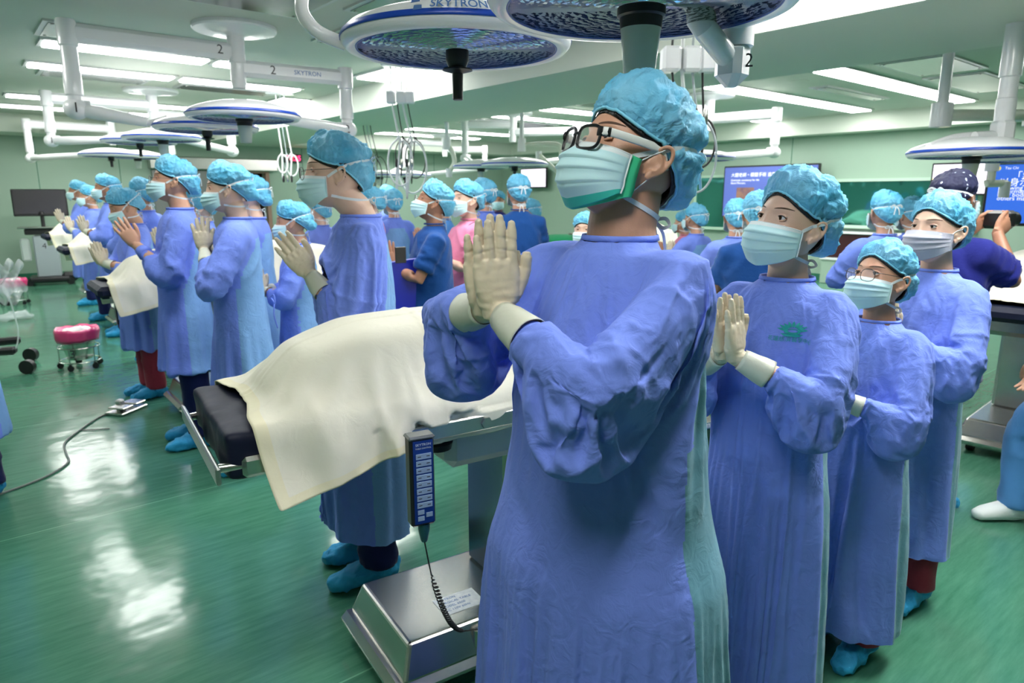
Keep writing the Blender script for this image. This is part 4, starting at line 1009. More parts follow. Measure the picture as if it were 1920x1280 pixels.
# group 2 (left bay, second table)
def light_group(name_label, hub, posts, dishes, nums=None, zt=2.9, zarm=(2.70, 2.58)):
    t = thing('surgical_light', name_label, 'surgical light')
    ceiling_disc(t, hub[0], hub[1], zarm[1]-.16)
    for i, (p, dd) in enumerate(zip(posts, dishes)):
        e = post_arm(t, hub, p[:2], zarm[i], zt, p[2], str(i+1) if nums else None)
        dish(t, dd[0], dd[1], dd[2]); spring(t, e, dd[0], dd[1])
    return t
t = light_group('dish lights on white arms marked 2 and 1, second group from the camera at left', (2.07, 6.09), [(.88, 6.12, 2.17), (2.98, 5.98, 2.13)],
                [(at(388, 244, D=5.5), .38, 'black'), (at(458, 222, D=4.9), .375, 'cup')], nums=True)
for (f, zz, dx) in ((.12, 2.70, -1), (.30, 2.58, 1)):
    e_ = (.88, 6.12) if dx < 0 else (2.98, 5.98); p = Vector((2.07+(e_[0]-2.07)*f, 6.09+(e_[1]-6.09)*f, zz)); a = Vector((e_[0]-2.07, e_[1]-6.09, 0)).normalized(); a = a if a.x > 0 else -a
    text_mesh('2', .10, frame(p+Vector((a.y, -a.x, 0))*.047, a, (0, 0, 1)), 'number', m_ink_dark, t)
p = Vector((2.07+.62*.91, 6.09-.11*.62, 2.58)); a = Vector((.91, -.11, 0)).normalized(); text_mesh('SKYTRON', .052, frame(p+Vector((a.y, -a.x, 0))*.047, a, (0, 0, 1)), 'lettering', m_ink_blue, t)
light_group('smaller looking dish lights on arms marked 3, third table, left bay', (2.35, 10.3), [(1.18, 10.3, 2.2), (3.3, 10.2, 2.15)], [(at(262, 268, D=8.2), .40, 'black'), (at(305, 262, D=7.7), .40, 'cup')], nums=True)
light_group('dish lights farthest away in the left bay near the far wall', (2.55, 14.3), [(1.3, 14.2, 2.15), (3.5, 14.2, 2.2)], [(at(208, 293, D=10.4), .42, 'black'), (at(258, 296, D=11.2), .40, 'cup')])
light_group('pair of distant dish lights behind the hanging cables', (9.2, 13.6), [(8.2, 13.7, 2.2), (9.9, 13.0, 2.15)], [(at(712, 331, D=13.2), .48, 'cup'), (at(760, 331, D=13.4), .5, 'black')])
light_group('pair of dish lights in the right bay above the navy scrubs man, beside white screens', (7.6, 9.2), [(6.9, 9.6, 2.15), (8.3, 8.4, 2.15)], [(at(902, 315, D=10.0), .40, 'cup'), (at(965, 311, D=9.6), .46, 'black')])
light_group('dish light half hidden behind the front man\'s cap, right bay', (8.4, 5.9), [(7.7, 6.3, 2.1), (8.6, 5.0, 2.1)], [(at(1310, 300, D=8.4), .42, None), (at(1240, 306, D=8.0), .42, None)])
# right edge group
t = thing('surgical_light', 'big dish light at the right edge hanging on a thick white post', 'surgical light')
pR = at(1893, 150, D=4.6); eR = at(1878, 245, D=4.6); eR = Vector((pR.x, pR.y, eR.z))
b = MB(); b.lathe([(0, 2.9), (.30, 2.9), (.30, 2.87), (.12, 2.85), (0, 2.85)], 40, (pR.x, pR.y, 0)); b.build('ceiling_disc', M_WHITE(), t)
b = MB(); b.lathe([(.062, 2.86), (.062, eR.z+.33), (.052, eR.z+.325), (.052, eR.z+.20), (.057, eR.z+.195), (.057, eR.z+.06), (0, eR.z+.06)], 28, (pR.x, pR.y, 0)); b.build('post', M_WHITE(), t)
b = MB(); b.box(tuple(eR), (.13, .12, .15), rz=YAW, bev=.03); b.build('elbow', M_WHITE(), t)
dR = at(1822, 292, D=4.55); dR2 = at(1925, 300, D=4.9)
dish(t, dR, .375, 'cup'); dish(t, dR2, .36, None)
wtube(t, [eR+Vector((0, 0, -.03)), dR+Vector((0, 0, .12))], .03, 'yoke')
wtube(t, [eR+Vector((0, 0, -.02))-rt*.05, eR-rt*.3+Vector((0, 0, -.04)), dR-rt*.33-fw_*.08+Vector((0, 0, .05))], .022, 'side_handle', sm=6)
tR = t

# ------------------------------------------------------------------ hanging cables
def cable_drop(px, py, D, label, coils, length, zt=2.9, cols=('white', 'black', 'white', 'black'), box=True):
    p = at(px, py, D=D); t = thing('cable_pendant', label, 'cables', (p.x, p.y, 0)); mats = {'white': mat('hose_white', (.72, .74, .74), .5), 'black': mat('hose_black', (.02, .02, .02), .4), 'grey': mat('hose_grey', (.35, .4, .42), .4)}
    for i, c in enumerate(cols):
        x = (i-(len(cols)-1)/2)*.055; r = rt*x
        a = MB(); cz = zt-.42-length*.35; R = coils[i] ; P = [r+Vector((0, 0, zt)), r+Vector((0, 0, zt-.20)), r+Vector((0, 0, zt-.38))]
        n = 26
        for k in range(n+1):
            an = PI/2+2*PI*k/n*1.0*(1 if i % 2 else -1); P.append(r+rt*(R*.55*math.cos(an)+.3*R)+fw_*(.02*i+.012*math.sin(an*.5))+Vector((0, 0, cz-.0+R*math.sin(an)-R)))
        P.append(r+rt*.02+Vector((0, 0, cz-2*R-.06))); P.append(r+rt*.03+Vector((0, 0, zt-length)))
        a.tube([tuple(q) for q in P], .010 if c == 'white' else .0065, 8, sm=3); cb_ = a.build('hose', mats[c], t, smooth=True)
        e = MB(); e.lathe([(0, .03), (.012, .03), (.016, .0), (.016, -.045), (.009, -.06), (0, -.06)], 12, tuple(r+rt*.03+Vector((0, 0, zt-length)))); e.build('connector', M_STEEL() if i % 2 else M_BLACK(), cb_)
    if box:
        for q in (-.09, .02, .11):
            e = MB(); e.box(tuple(rt*q+Vector((0, 0, zt-.34))), (.10, .10, .13), rz=YAW-PI/2, bev=.015); e.build('socket_block', M_WHITE(), t)
    b = MB(); b.box((0, 0, zt-.02), (.34, .16, .04), rz=YAW-PI/2, bev=.01); b.build('ceiling_plate', M_WHITE(), t)
    return t
cable_drop(748, 160, 7.6, 'bundle of looped white and black hoses hanging from the ceiling beside the beam', (.24, .16, .28, .20), 1.0)
cable_drop(690, 270, 11.0, 'second looped cable bundle farther back, above the navy scrubs man', (.30, .22, .26), .95, cols=('black', 'grey', 'black'), box=False)
cable_drop(1290, 90, 3.9, 'looped hoses hanging right behind the front man, under the large dish', (.18, .14, .20, .13), .62, zt=2.60, cols=('black', 'white', 'grey', 'black'))
cable_drop(528, 230, 9.6, 'thin white hoses hanging in front of the far doorway', (.12, .10, .14), 1.12, cols=('white', 'grey', 'white'), box=False)
def bent_arm(pts, D, label, r=.035):
    P = [at(x, y, D=D+d) for x, y, d in pts]; t = thing('equipment_pendant', label, 'pendant'); P0 = P[0]
    wtube(t, P, r, 'pipe', mat('arm_ivory', srgb(226, 228, 214), .35), sm=4)
    b = MB(); b.cyl(tuple(P[0]+Vector((0, 0, .09))), tuple(P[0]-Vector((0, 0, .09))), r*1.7); b.build('joint', M_WHITE(), t)
    b = MB(); b.cyl(tuple(P[0]), (P[0].x, P[0].y, 2.9), r*.9); b.build('stem', M_WHITE(), t)
    b = MB(); b.cyl(tuple(P[-1]+Vector((0, 0, .05))), tuple(P[-1]-Vector((0, 0, .08))), r*1.3); b.build('joint', M_WHITE(), t)
    return t
bent_arm([(978, 272, 0), (1030, 270, 0), (1050, 276, 0), (1052, 310, 0), (1046, 322, 0), (1010, 290, .2)], 10.3, 'bent ivory pipe arm hanging just left of the front man\'s glasses')
bent_arm([(838, 268, 0), (848, 285, 0), (852, 305, 0), (842, 322, 0)], 10.5, 'short bent pipe arm behind the hanging cables in the right bay')
bent_arm([(1765, 216, 0), (1850, 216, 0), (1935, 216, .1)], 5.6, 'horizontal ivory ceiling arm at the right edge behind the post', .045)
bent_arm([(1862, 300, 0), (1858, 338, 0), (1850, 344, 0), (1885, 344, 0), (1884, 352, 0)], 5.8, 'white hanging bracket in front of the blue screen', .03)

# ================================================================== WALL SCREENS AND WINDOW
def screen(px0, py0, px1, py1, X, label, kind, cat='screen'):
    a = at(px0, py0, X=X); c = at(px1, py1, X=X); y0, y1 = sorted((a.y, c.y)); z0, z1 = sorted((a.z, c.z))
    w_, h_ = y1-y0, z1-z0; t = thing('wall_screen', label, cat, (X, (y0+y1)/2, (z0+z1)/2))
    b = MB(); b.box((0, 0, 0), (.07, w_, h_), bev=.012); b.build('bezel', M_BLACK(), t)
    b = MB(); b.box(((XR-X)/2+.02, 0, 0), (XR-X-.03, .3, .2)); b.build('wall_bracket', M_BLACK(), t)
    M = frame((-.037, 0, 0), (0, -1, 0), (0, 0, 1))     # x to the right as seen from the room, y up
    def rect(x0, y0_, x1, y1_, m, nm, d=.001):
        b = MB(); b.box(((x0+x1)/2, (y0_+y1_)/2, d), (abs(x1-x0), abs(y1_-y0_), .001), M=M); return b.build(nm, m, t, smooth=False)
    W, H_ = w_/2-.03, h_/2-.03
    if kind == 'blue':
        rect(-W, -H_, W, H_, mat('screen_blue', srgb(38, 84, 176), .3, emit=.85), 'display')
        ink = mat('screen_text', srgb(214, 214, 246), .4, emit=.8)
        for i, (s_, sz, yy) in enumerate((('「無語良師', .075, .60), ('以身示教・大愛', .075, .38), ('Knowing that life is', .050, .20), ('impermanent, they give', .050, .08), ('their bodies so that', .050, -.04), ('others may learn', .050, -.16))):
            text_mesh(s_, sz*1.15, M@Matrix.Translation((-W*.80+(.10 if i == 0 else 0), yy*H_, .002)), 'slide_text', ink, t, depth=.0003, align='LEFT')
        text_mesh('Tzu Chi', .035, M@Matrix.Translation((-W*.72, .88*H_, .002)), 'slide_text', ink, t, depth=.0003, align='LEFT')
        b = MB(); b.lathe([(0, .002), (.02, .002), (.02, .003), (0, .003)], 12, (-W*.84, .88*H_, 0), M=M); b.build('slide_emblem', mat('emblem_gold', srgb(220, 190, 80), .4, emit=.6), t)
    elif kind == 'slide':
        rect(-W, -H_, W, H_, mat('screen_violet', srgb(70, 84, 146), .3, emit=.75), 'display')
        ink = mat('screen_text', srgb(214, 214, 246), .4, emit=.8)
        text_mesh('大體老師・模擬手術 追思感恩', .085, M@Matrix.Translation((-W*.85, .68*H_, .002)), 'slide_text', ink, t, depth=.0003, align='LEFT')
        text_mesh('Gratitude ceremony for the\nSilent Mentors', .055, M@Matrix.Translation((-W*.85, .42*H_, .002)), 'slide_text', ink, t, depth=.0003, align='LEFT')
        rect(-W*.70, -.42*H_, -W*.30, .18*H_, mat('slide_photo', srgb(150, 110, 90), .4, col2=srgb(80, 60, 100), vscale=9, emit=.15), 'slide_photo', .0025)
        rect(-W*.28, -.38*H_, W*.9, .02*H_, mat('slide_pale', srgb(210, 190, 226), .4, emit=.7), 'slide_block', .0025)
    else:
        rect(-W, -H_, W, H_, mat('screen_white', srgb(234, 220, 240), .3, emit=.85), 'display')
        if kind == 'whitey': rect(-W, -H_, -W*.6, H_*.1, mat('screen_sand', srgb(240, 222, 170), .3, emit=.7), 'slide_block', .0025)
        ink = mat('screen_text_grey', srgb(150, 140, 170), .4, emit=.3)
        text_mesh('Silent Mentor', h_*.07, M@Matrix.Translation((-W*.8, .78*H_, .002)), 'slide_text', ink, t, depth=.0003, align='LEFT')
    return t
screen(1360, 312, 1530, 412, 12.3, 'wall screen showing a violet slide with a small picture, left of the tall cap', 'slide')
screen(1750, 306, 1858, 366, 12.25, 'white lit wall screen behind the patterned cap', 'whitey')
screen(1855, 304, 2060, 428, 8.2, 'blue slide on a black framed screen at the right edge', 'blue')
screen(978, 316, 1026, 352, 12.3, 'distant white screen left of the navy back, above the blue caps', 'white')
screen(812, 323, 838, 352, 12.3, 'small white screen far behind the hanging pendant', 'white')
sc = screen(868, 322, 908, 352, 12.2, 'dark screen on a black arm above the blue caps far back', 'slide')
# wall chart between the screens
p0 = at(926, 332, X=12.44); o = MB().box(tuple(p0), (.02, .55, .5)).build('wall_notice', mat('notice', srgb(205, 214, 208), .6), None); prop(o, 'pale notice sheet on the far right wall behind the navy back', 'notice')
# observation window on the right wall: dark glass that mirrors the room
def window(i, py0, py1, z0, z1):
    t = MB(); yc = (py0+py1)/2
    t.box((XR-.02, yc, (z0+z1)/2), (.03, py1-py0, z1-z0)); g = struct('window_%d' % i, t, mat('window_glass_dark', srgb(60, 150, 140), .04, spec=1., coat=1., metal=.85))
    f = MB(); 
    for c, s_ in (((XR-.03, yc, z1+.025), (.06, py1-py0+.1, .05)), ((XR-.05, yc, z0-.025), (.14, py1-py0+.1, .05)), ((XR-.03, py0-.025, (z0+z1)/2), (.06, .05, z1-z0)), ((XR-.03, py1+.025, (z0+z1)/2), (.06, .05, z1-z0))): f.box(c, s_)
    f.build('window_frame', mat('window_frame_green', srgb(180, 208, 188), .5), g)
window(1, 3.75, 6.2, 1.03, 1.78); window(2, 8.15, 8.95, .9, 1.9)
t = thing('wall_cabinet', 'dark brown glass fronted cabinet below the window', 'cabinet', (XR-.22, 5.1, 0))
MB().box((0, 0, .68), (.40, 1.7, .42), bev=.01).build('cabinet_body', mat('dark_brown', srgb(58, 24, 28), .3), t); MB().box((-.02, 0, .91), (.46, 1.8, .03), bev=.005).build('worktop', M_WHITE(), t); MB().box((0, 0, .45), (.42, 1.74, .04)).build('base_board', M_WHITE(), t)
MB().box((0, 0, .22), (.36, 1.7, .42)).build('cabinet_base', m_wall, t)
# red digital clock
p = at(549, 297, Y=YF-.08); t = thing('digital_clock', 'red lit digital clock on the far wall above the man in glasses', 'clock', (p.x, p.y, p.z))
MB().box((0, 0, 0), (.40, .07, .19), bev=.01).build('clock_body', M_BLACK(), t)
text_mesh('10:25', .16, frame((0, -.0362, 0), (1, 0, 0), (0, 0, 1)), 'clock_digits', mat('led_red', srgb(255, 30, 90), .4, emit=4), t)

# ================================================================== OPERATING TABLES
m_pad = mat('table_pad', (.006, .009, .030), .55, bump=.5, bscale=7, spec=.3)
m_drape = cloth_mat('drape_cream', srgb(240, 235, 216), crease=.14, cscale=5, weave=.10, rough=.55, var=.02, sheen=.05)
m_hem = cloth_mat('drape_hem', srgb(240, 232, 200), crease=.1, weave=.1, rough=.6, var=.02)
def optable(label, loc, rz, L=1.95, near=False, steelcol=False):
    t = thing('operating_table', label, 'operating table', (loc[0], loc[1], 0), rz)     # origin at the left end, runs along +x
    f = MB()
    for s in (-1, 1): f.box((L/2+.02, s*.272, .885), (L-.08, .012, .045), bev=.004)
    f.build('side_rail', M_DARKSTEEL(), t) if not near else None
    if near:
        for s in (-1, 1): 
            b = MB(); b.box((L/2+.10, s*.285, .885), (L-.25, .012, .048), bev=.004); b.build('side_rail', M_DARKSTEEL(), t)
            b = MB(); b.box((.13, s*.262, .885), (.20, .035, .055), bev=.01); b.build('end_bracket', M_STEEL(), t)
            b = MB(); b.cyl((-.02, s*.24, .885), (.04, s*.25, .885), .012); b.build('bolt', M_STEEL(), t)
            for q in (.72, 1.25):
                b = MB(); b.cyl((q, s*.291, .885), (q, s*.30, .885), .018, n=6); b.build('rail_bolt', M_DARKSTEEL(), t)
        b = MB(); b.box((-.03, 0, .885), (.012, .60, .045), bev=.004); b.build('end_rail', M_DARKSTEEL(), t)
        b = MB(); b.box((L*.5, 0, .865), (L-.1, .50, .03)); b.build('table_frame', M_BLACK(), t)
        b = MB(); b.lathe([(0, 0), (.045, 0), (.05, .02), (.03, .05), (.0, .055)], 16, (.60, -.20, .80)); b.build('clamp_knob', M_BLACK(), t)
    for i, (x0, x1) in enumerate(((0.0, .48), (.50, 1.2), (1.22, L))):
        b = MB(); n = 14; b.box(((x0+x1)/2, 0, .93), (x1-x0, .53, .10 if near else .08), bev=.025)
        if near:
            b = MB(); b.box(((x0+x1)/2, 0, .908), (x1-x0, .525, .125)); pm_ = remesh(b, .014, 9); Vp = getv(pm_); Np = getn(pm_)
            setv(pm_, Vp+Np*(.007*ridge(noise(Vp*np.array([9, 7, 9]), 3), 1.2)+.003*noise(Vp*22, 2))[:, None]); link('mattress_section', pm_, t, m_pad)
        else: b.build('mattress_section', m_pad, t)
    c = MB(); c.box((L*.52, 0, .78), (.75, .40, .14), bev=.03); c.build('tilt_housing', M_STEEL() if steelcol else mat('white_housing', srgb(205, 210, 205), .4), t)
    c = MB(); c.box((L*.52, -.03, .47), (.30, .28, .53), bev=.02); c.build('column', M_STEEL(), t)
    # base: upper cover with sloping sides and lower skirt on castors
    bx = 1.035; c = MB(); oy = -.06
    z0, z1 = .105, .215; hx0, hy0, hx1, hy1 = .61, .235, .575, .20
    V = [(bx+sx*hx0, oy+sy*hy0, z0) for sx, sy in ((-1, -1), (1, -1), (1, 1), (-1, 1))]+[(bx+sx*hx1, oy+sy*hy1, z1) for sx, sy in ((-1, -1), (1, -1), (1, 1), (-1, 1))]
    c.add(V, [(3, 2, 1, 0), (4, 5, 6, 7), (0, 1, 5, 4), (1, 2, 6, 5), (2, 3, 7, 6), (3, 0, 4, 7)]); bo = c.build('base_cover', M_STEEL(), t, smooth=False)
    q = bo.modifiers.new('b', 'BEVEL'); q.width = .012; q.segments = 3
    c = MB(); c.box((bx, oy, .085), (1.29, .50, .05), bev=.02); c.build('base_skirt', M_STEEL(), t)
    if near:
        c = MB(); c.box((bx-.34, -.145, .2165), (.15, .10, .0015)); lab = c.build('data_plate', mat('paper_label', srgb(205, 212, 214), .4, col2=srgb(180, 190, 196), vscale=60), t, smooth=False); 
        M2 = frame((bx-.34, -.145, .2175), (1, 0, 0), (0, 1, 0))
        for k, s_ in enumerate(('SKYTRON', 'SURGICAL TABLE', 'MODEL 6500', 'AC 110V 60Hz')): text_mesh(s_, .015, M2@Matrix.Translation((-.065, .034-.021*k, 0)), 'plate_text', m_ink_blue, lab, depth=.0002, align='LEFT')
        c = MB(); c.box((bx-.25, oy-.222, .165), (.22, .02, .07), bev=.006); c.build('pedal_cover', M_STEEL(), t)
    for sx in (-1, 1):
        for sy in (-1, 1):
            c = MB(); c.cyl((bx+sx*.52, sy*.17-.08, .035), (bx+sx*.52, sy*.17-.04, .035), .035, n=20); c.box((bx+sx*.52, sy*.17-.06, .055), (.05, .07, .03)); c.build('castor', M_BLACK(), t)
    return t
def drape_cloth(L=1.95, seed=1, frames=30, over=.235, x0=.06):
    """a cream sheet dropped over a covered body on the table (table coordinates)"""
    c = MB(); c.box((L/2, 0, .93), (L, .55, .10)); 
    P = [(.16, 0, 1.0), (.26, 0, 1.04), (.42, 0, 1.07), (.65, 0, 1.075), (.95, 0, 1.07), (1.3, 0, 1.08), (1.6, 0, 1.06), (L-.03, 0, 1.0)]
    c.loft(P, [(.10, .03), (.16, .085), (.19, .105), (.20, .105), (.215, .11), (.22, .12), (.15, .09), (.08, .05)], 24, up=(0, 0, 1), power=2.6)
    cm_ = remesh(c, .02, 2); co = bpy.data.objects.new('c', cm_); COL.objects.link(co); co.modifiers.new('c', 'COLLISION'); co.collision.thickness_outer = .008; co.collision.cloth_friction = 30
    nx, ny = 100, 74; X = np.linspace(x0-.05, L+.12, nx); W = .29+over; Y = np.linspace(-W, W, ny); V = np.array([(x, y, 1.20+.003*math.sin(7*x+5*y)) for y in Y for x in X])
    g = MB(); g.grid(V, nx, ny); me = g.mesh(); go = bpy.data.objects.new('d', me); COL.objects.link(go)
    m_ = go.modifiers.new('cloth', 'CLOTH'); st = m_.settings; st.quality = 6; st.mass = .35; st.tension_stiffness = 30; st.compression_stiffness = 20; st.shear_stiffness = 8; st.bending_stiffness = .15; st.air_damping = 2.5
    m_.collision_settings.distance_min = .004; m_.point_cache.frame_start = 1; m_.point_cache.frame_end = frames+1
    for fr in range(1, frames+1): S.frame_set(fr)
    s2 = go.modifiers.new('sm', 'SMOOTH'); s2.factor = .5; s2.iterations = 4
    sb = go.modifiers.new('ss', 'SUBSURF'); sb.levels = 1; sb.render_levels = 1
    dg = bpy.context.evaluated_depsgraph_get(); out = bpy.data.meshes.new_from_object(go.evaluated_get(dg), depsgraph=dg)
    bpy.data.objects.remove(go); bpy.data.objects.remove(co); S.frame_set(1); out.materials.clear()
    for q in (m_drape, m_hem): out.materials.append(q)
    # hem band: faces whose rest position lies within 3.5 cm of the edge (grid order survives subdivision per source face)
    idx = []
    for fi in range((nx-1)*(ny-1)):
        i, j = divmod(fi, nx-1); e = (i < 2 or i >= ny-3 or j < 2 or j >= nx-3); idx += [1 if e else 0]*4
    if len(idx) == len(out.polygons): out.polygons.foreach_set('material_index', idx)
    # pressed fold lines
    Vv = getv(out); Nn = getn(out); Nn = Nn*np.sign(Nn[:, 2:3]+1e-6)
    d = .004*np.exp(-((Vv[:, 0]-.62-.03*np.sin(Vv[:, 1]*6))/.006)**2)+.004*np.exp(-((Vv[:, 1]+.02)/.006)**2)+.004*np.exp(-((Vv[:, 0]-1.25)/.006)**2)
    side = sstep(.16, .26, np.abs(Vv[:, 1]))*sstep(1.16, 1.02, Vv[:, 2])
    d = d*(Vv[:, 2] > .8)+.004*noise(Vv*np.array([5, 5, 5]), seed)+side*(.020*(ridge(noise(Vv*np.array([6.5, 0, 1.6])+np.array([0, 3, 0]), 4), 1.3)-.35)+.006*noise(Vv*np.array([18, 0, 4]), 2)); setv(out, Vv+Nn*d[:, None])
    return out
T1 = ((.50, 1.93), math.radians(-7))
optable('steel operating table with dark pad and remote, in the foreground beside the front man', T1[0], T1[1], near=True)
DM = drape_cloth()
def drape(label, loc, rz, mesh=None, sc_=1., group=None):
    o = link('covering_sheet', mesh or DM, None); o.location = (loc[0], loc[1], 0); o.rotation_euler = (0, 0, rz); q = o.modifiers.new('t', 'SOLIDIFY'); q.thickness = .0018
    return prop(o, label, 'drape', group)
drape('cream sheet over a covered form on the foreground table', *T1)
DM2 = DM
tabs = [((.72, 5.30), -.02, 'second operating table, behind the row of praying people on the left', 'cream sheet on the second table, left of the tall praying man'),
        ((1.0, 9.35), 0., 'third operating table farther back on the left', 'cream sheet hanging low on the third table at left, below the raised gloves'),
        ((1.15, 12.5), .02, 'farthest operating table near the cart with the monitor', 'cream sheet on the farthest left table, next to the monitor cart'),
        ((2.05, 2.72), 0, 'operating table hidden behind the front man in the right bay', 'cream sheet glimpsed between the front man and the woman beside him'),
        ((7.2, 7.2), 0., 'operating table far back in the right bay', 'cream sheet far back behind the praying gloves')]
for (l, r_, a, b_) in tabs:
    optable(a, l, r_); drape(b_, l, r_)
optable('steel column operating table at the right edge', (4.25, 1.15), math.radians(3), steelcol=True); drape('cream sheet with yellow hem at the right edge, under the photographer\'s elbow', (4.25, 1.15), math.radians(3))

# remote control hanging from the rail of the near table
hp = at(786, 824, D=1.70); t = thing('remote_control', 'black table remote in a clear cover with blue keypad, hooked on the rail', 'remote', (hp.x, hp.y, 0), 0)
ex, ey = math.cos(T1[1]), math.sin(T1[1]); rz = T1[1]-math.radians(6); t.rotation_euler = (0, 0, rz); zt = .935
MB().box((0, 0, zt-.125), (.068, .042, .25), bev=.006).build('handset', M_BLACK(), t)
m_key = mat('key_pale', srgb(150, 172, 200), .4); m_kb = mat('keypad_blue', srgb(16, 54, 130), .35)
kp = MB().box((.002, -.0215, zt-.125), (.054, .0015, .232)).build('keypad', m_kb, t, smooth=False)
for r_ in range(8): MB().box((.003, -.0228, zt-.052-.0195*r_), (.042, .0015, .0155), bev=.0006).build('key', m_key, kp)
for (x_, z_) in ((-.008, .208), (-.008, .226), (.015, .218)): MB().box((x_, -.0228, zt-z_), (.018, .0015, .013), bev=.0005).build('key', m_key, kp)
for r_ in range(8):
    for sx in (-1, 1): MB().box((.003+sx*.012, -.0238, zt-.052-.0195*r_), (.009, .0006, .002), rz=0, M=None).build('key_mark', m_ink_dark, kp, smooth=False)
Mh = frame((.003, -.0224, zt-.020), (1, 0, 0), (0, 0, 1)); text_mesh('SKYTRON', .0095, Mh, 'lettering', mat('print_white', (.8, .85, .9), .5), t, depth=.0002)
text_mesh('TABLE CONTROL', .0055, Mh@Matrix.Translation((0, -.010, 0)), 'lettering', mat('print_white', (.8, .85, .9), .5), t, depth=.0002)
b = MB(); b.box((0, 0, zt-.002), (.074, .048, .012), bev=.005); b.box((0, .024, zt-.04), (.03, .02, .04)); b.build('rail_hook', mat('smoky_cover', (.16, .17, .17), .12), t)
b = MB(); b.lathe([(.017, 0), (.016, -.02), (.010, -.05), (.008, -.055), (0, -.055)], 16, (.006, 0, zt-.25)); b.build('strain_relief', mat('teal_grip', srgb(40, 90, 96), .3), t)
e0 = Vector((.006, 0, zt-.305)); Pc = []
wloc = Matrix.Rotation(-rz, 4, 'Z')@(Vector((at(868, 1180, z=.24).x, at(868, 1180, z=.24).y, 0))-Vector((hp.x, hp.y, 0)))
end = Vector((wloc.x, wloc.y, .235)); mid = Vector((.02, -.005, zt-.40))
for k in range(6): Pc.append(e0.lerp(mid, k/6))
for k in range(420):
    u = k/420; c = mid.lerp(end, u)+Vector((0, 0, -.10*math.sin(PI*u)*.5)); an = k*2*PI/14; rr = .0075*min(1, u*8, (1-u)*8+.3); Pc.append(c+Vector((math.cos(an)*rr, math.sin(an)*rr, 0)))
Pc += [end, end+Vector((.06, 0, -.012))]
b = MB(); b.tube([tuple(q) for q in Pc], .0022, 6); b.build('coiled_cord', M_BLACK(), t, smooth=True)
# second remote on table two
hp2 = at(228, 600, D=5.4); t = thing('remote_control', 'dark remote hanging at the side of the second table', 'remote', (hp2.x, hp2.y, 0))
for i_, (n_, c_, s_, m_) in enumerate((('handset', (0, 0, .66), (.07, .04, .25), M_BLACK()), ('keypad', (0, -.022, .67), (.05, .003, .19), m_key))): MB().box(c_, s_, bev=.003).build(n_, m_, t)
MB().tube([(0, 0, .53), (.05, 0, .40), (.2, .1, .30), (.4, .2, .26)], .006, 8, sm=5).build('cord', M_BLACK(), t)

# ================================================================== FLOOR ITEMS
def castor(mb, x, y, r=.03): mb.cyl((x, y-.012, r), (x, y+.012, r), r, n=16); mb.box((x, y, r*1.9), (.02, .03, r*.8))
def bucket(label, p, n, sc_=1.):
    t = thing('kick_bucket', label, 'bucket', (p.x, p.y, 0)); t.scale = (sc_,)*3
    b = MB(); b.lathe([(.095, .085), (.10, .085), (.155, .33), (.16, .335), (.155, .34), (.15, .335), (.095, .095), (0, .095)], 32); b.build('pail', M_STEEL(), t)
    b = MB(); prof = [(.150, .31), (.172, .33), (.178, .30), (.176, .24), (.168, .215), (.160, .225)]; b.lathe([(.12, .30)]+[(r, z+.04) for r, z in prof], 48); me = b.mesh(); V = getv(me); Nn = getn(me); setv(me, V+Nn*(.012*noise(V*22, 3))[:, None]); link('bin_liner', me, t, mat('magenta_liner', srgb(214, 56, 120), .3, coat=.3))
    b = MB(); b.sphere((0, 0, .31), (.14, .14, .06), 24, 12); me = b.mesh(); V = getv(me); Nn = getn(me); setv(me, V+Nn*(.03*noise(V*18, 5))[:, None]); link('paper_waste', me, t, mat('waste_white', (.8, .78, .78), .8))
    b = MB(); b.tube([(.165*math.cos(a), .165*math.sin(a), .20) for a in np.linspace(0, 2*PI, 33)[:-1]], .006, 8, closed=True)
    for k in range(5):
        a = 2*PI*k/5+.3; b.tube([(.165*math.cos(a), .165*math.sin(a), .20), (.165*math.cos(a), .165*math.sin(a), .06)], .005, 8)
    b.tube([(.165*math.cos(a), .165*math.sin(a), .07) for a in np.linspace(0, 2*PI, 33)[:-1]], .006, 8, closed=True); b.build('wheeled_frame', M_STEEL(), t)
    for k in range(5):
        a = 2*PI*k/5+.3; b = MB(); castor(b, .165*math.cos(a), .165*math.sin(a), .027); b.build('castor', M_BLACK(), t)
    if n: num(t, n, .10, Vector((.11*-_FW[0]-0.02*_RT[0]+.02, -.11*_FW[1]+.0, .15)), towards=(-p.x, -p.y, 0), r=.035)
    return t
bucket('steel kick bucket with magenta liner and number 3 on the floor at left', at(153, 688, z=0), '3')
bucket('another magenta lined bucket behind the cart at the left edge', at(30, 570, z=0), None, 1.0)
# monitor cart number 4
p = at(88, 525, z=0); p = Vector((p.x, min(p.y, 14.6), 0)); t = thing('monitor_cart', 'grey cart numbered 4 with a dark monitor on top, against the far wall', 'cart', (p.x, p.y, 0), math.radians(-8))
b = MB(); b.box((0, 0, .10), (.62, .55, .10), bev=.03); b.box((.3, -.05, .13), (.25, .3, .16), bev=.05); b.build('base', M_BLACK(), t)
for sx in (-1, 1):
    for sy in (-1, 1): b = MB(); b.cyl((sx*.30, sy*.24-.02, .06), (sx*.30, sy*.24+.02, .06), .06); b.build('castor', M_BLACK(), t)
b = MB(); b.box((0, 0, .50), (.36, .36, .72), bev=.02); b.build('cabinet_body', mat('cart_grey', srgb(150, 160, 165), .45), t)
b = MB(); b.box((0, 0, .93), (.56, .42, .10), bev=.015); b.build('drawer_box', M_BLACK(), t)
b = MB(); b.box((0, -.02, 1.0), (.74, .48, .03), bev=.01); b.build('worktop', M_STEEL(), t)
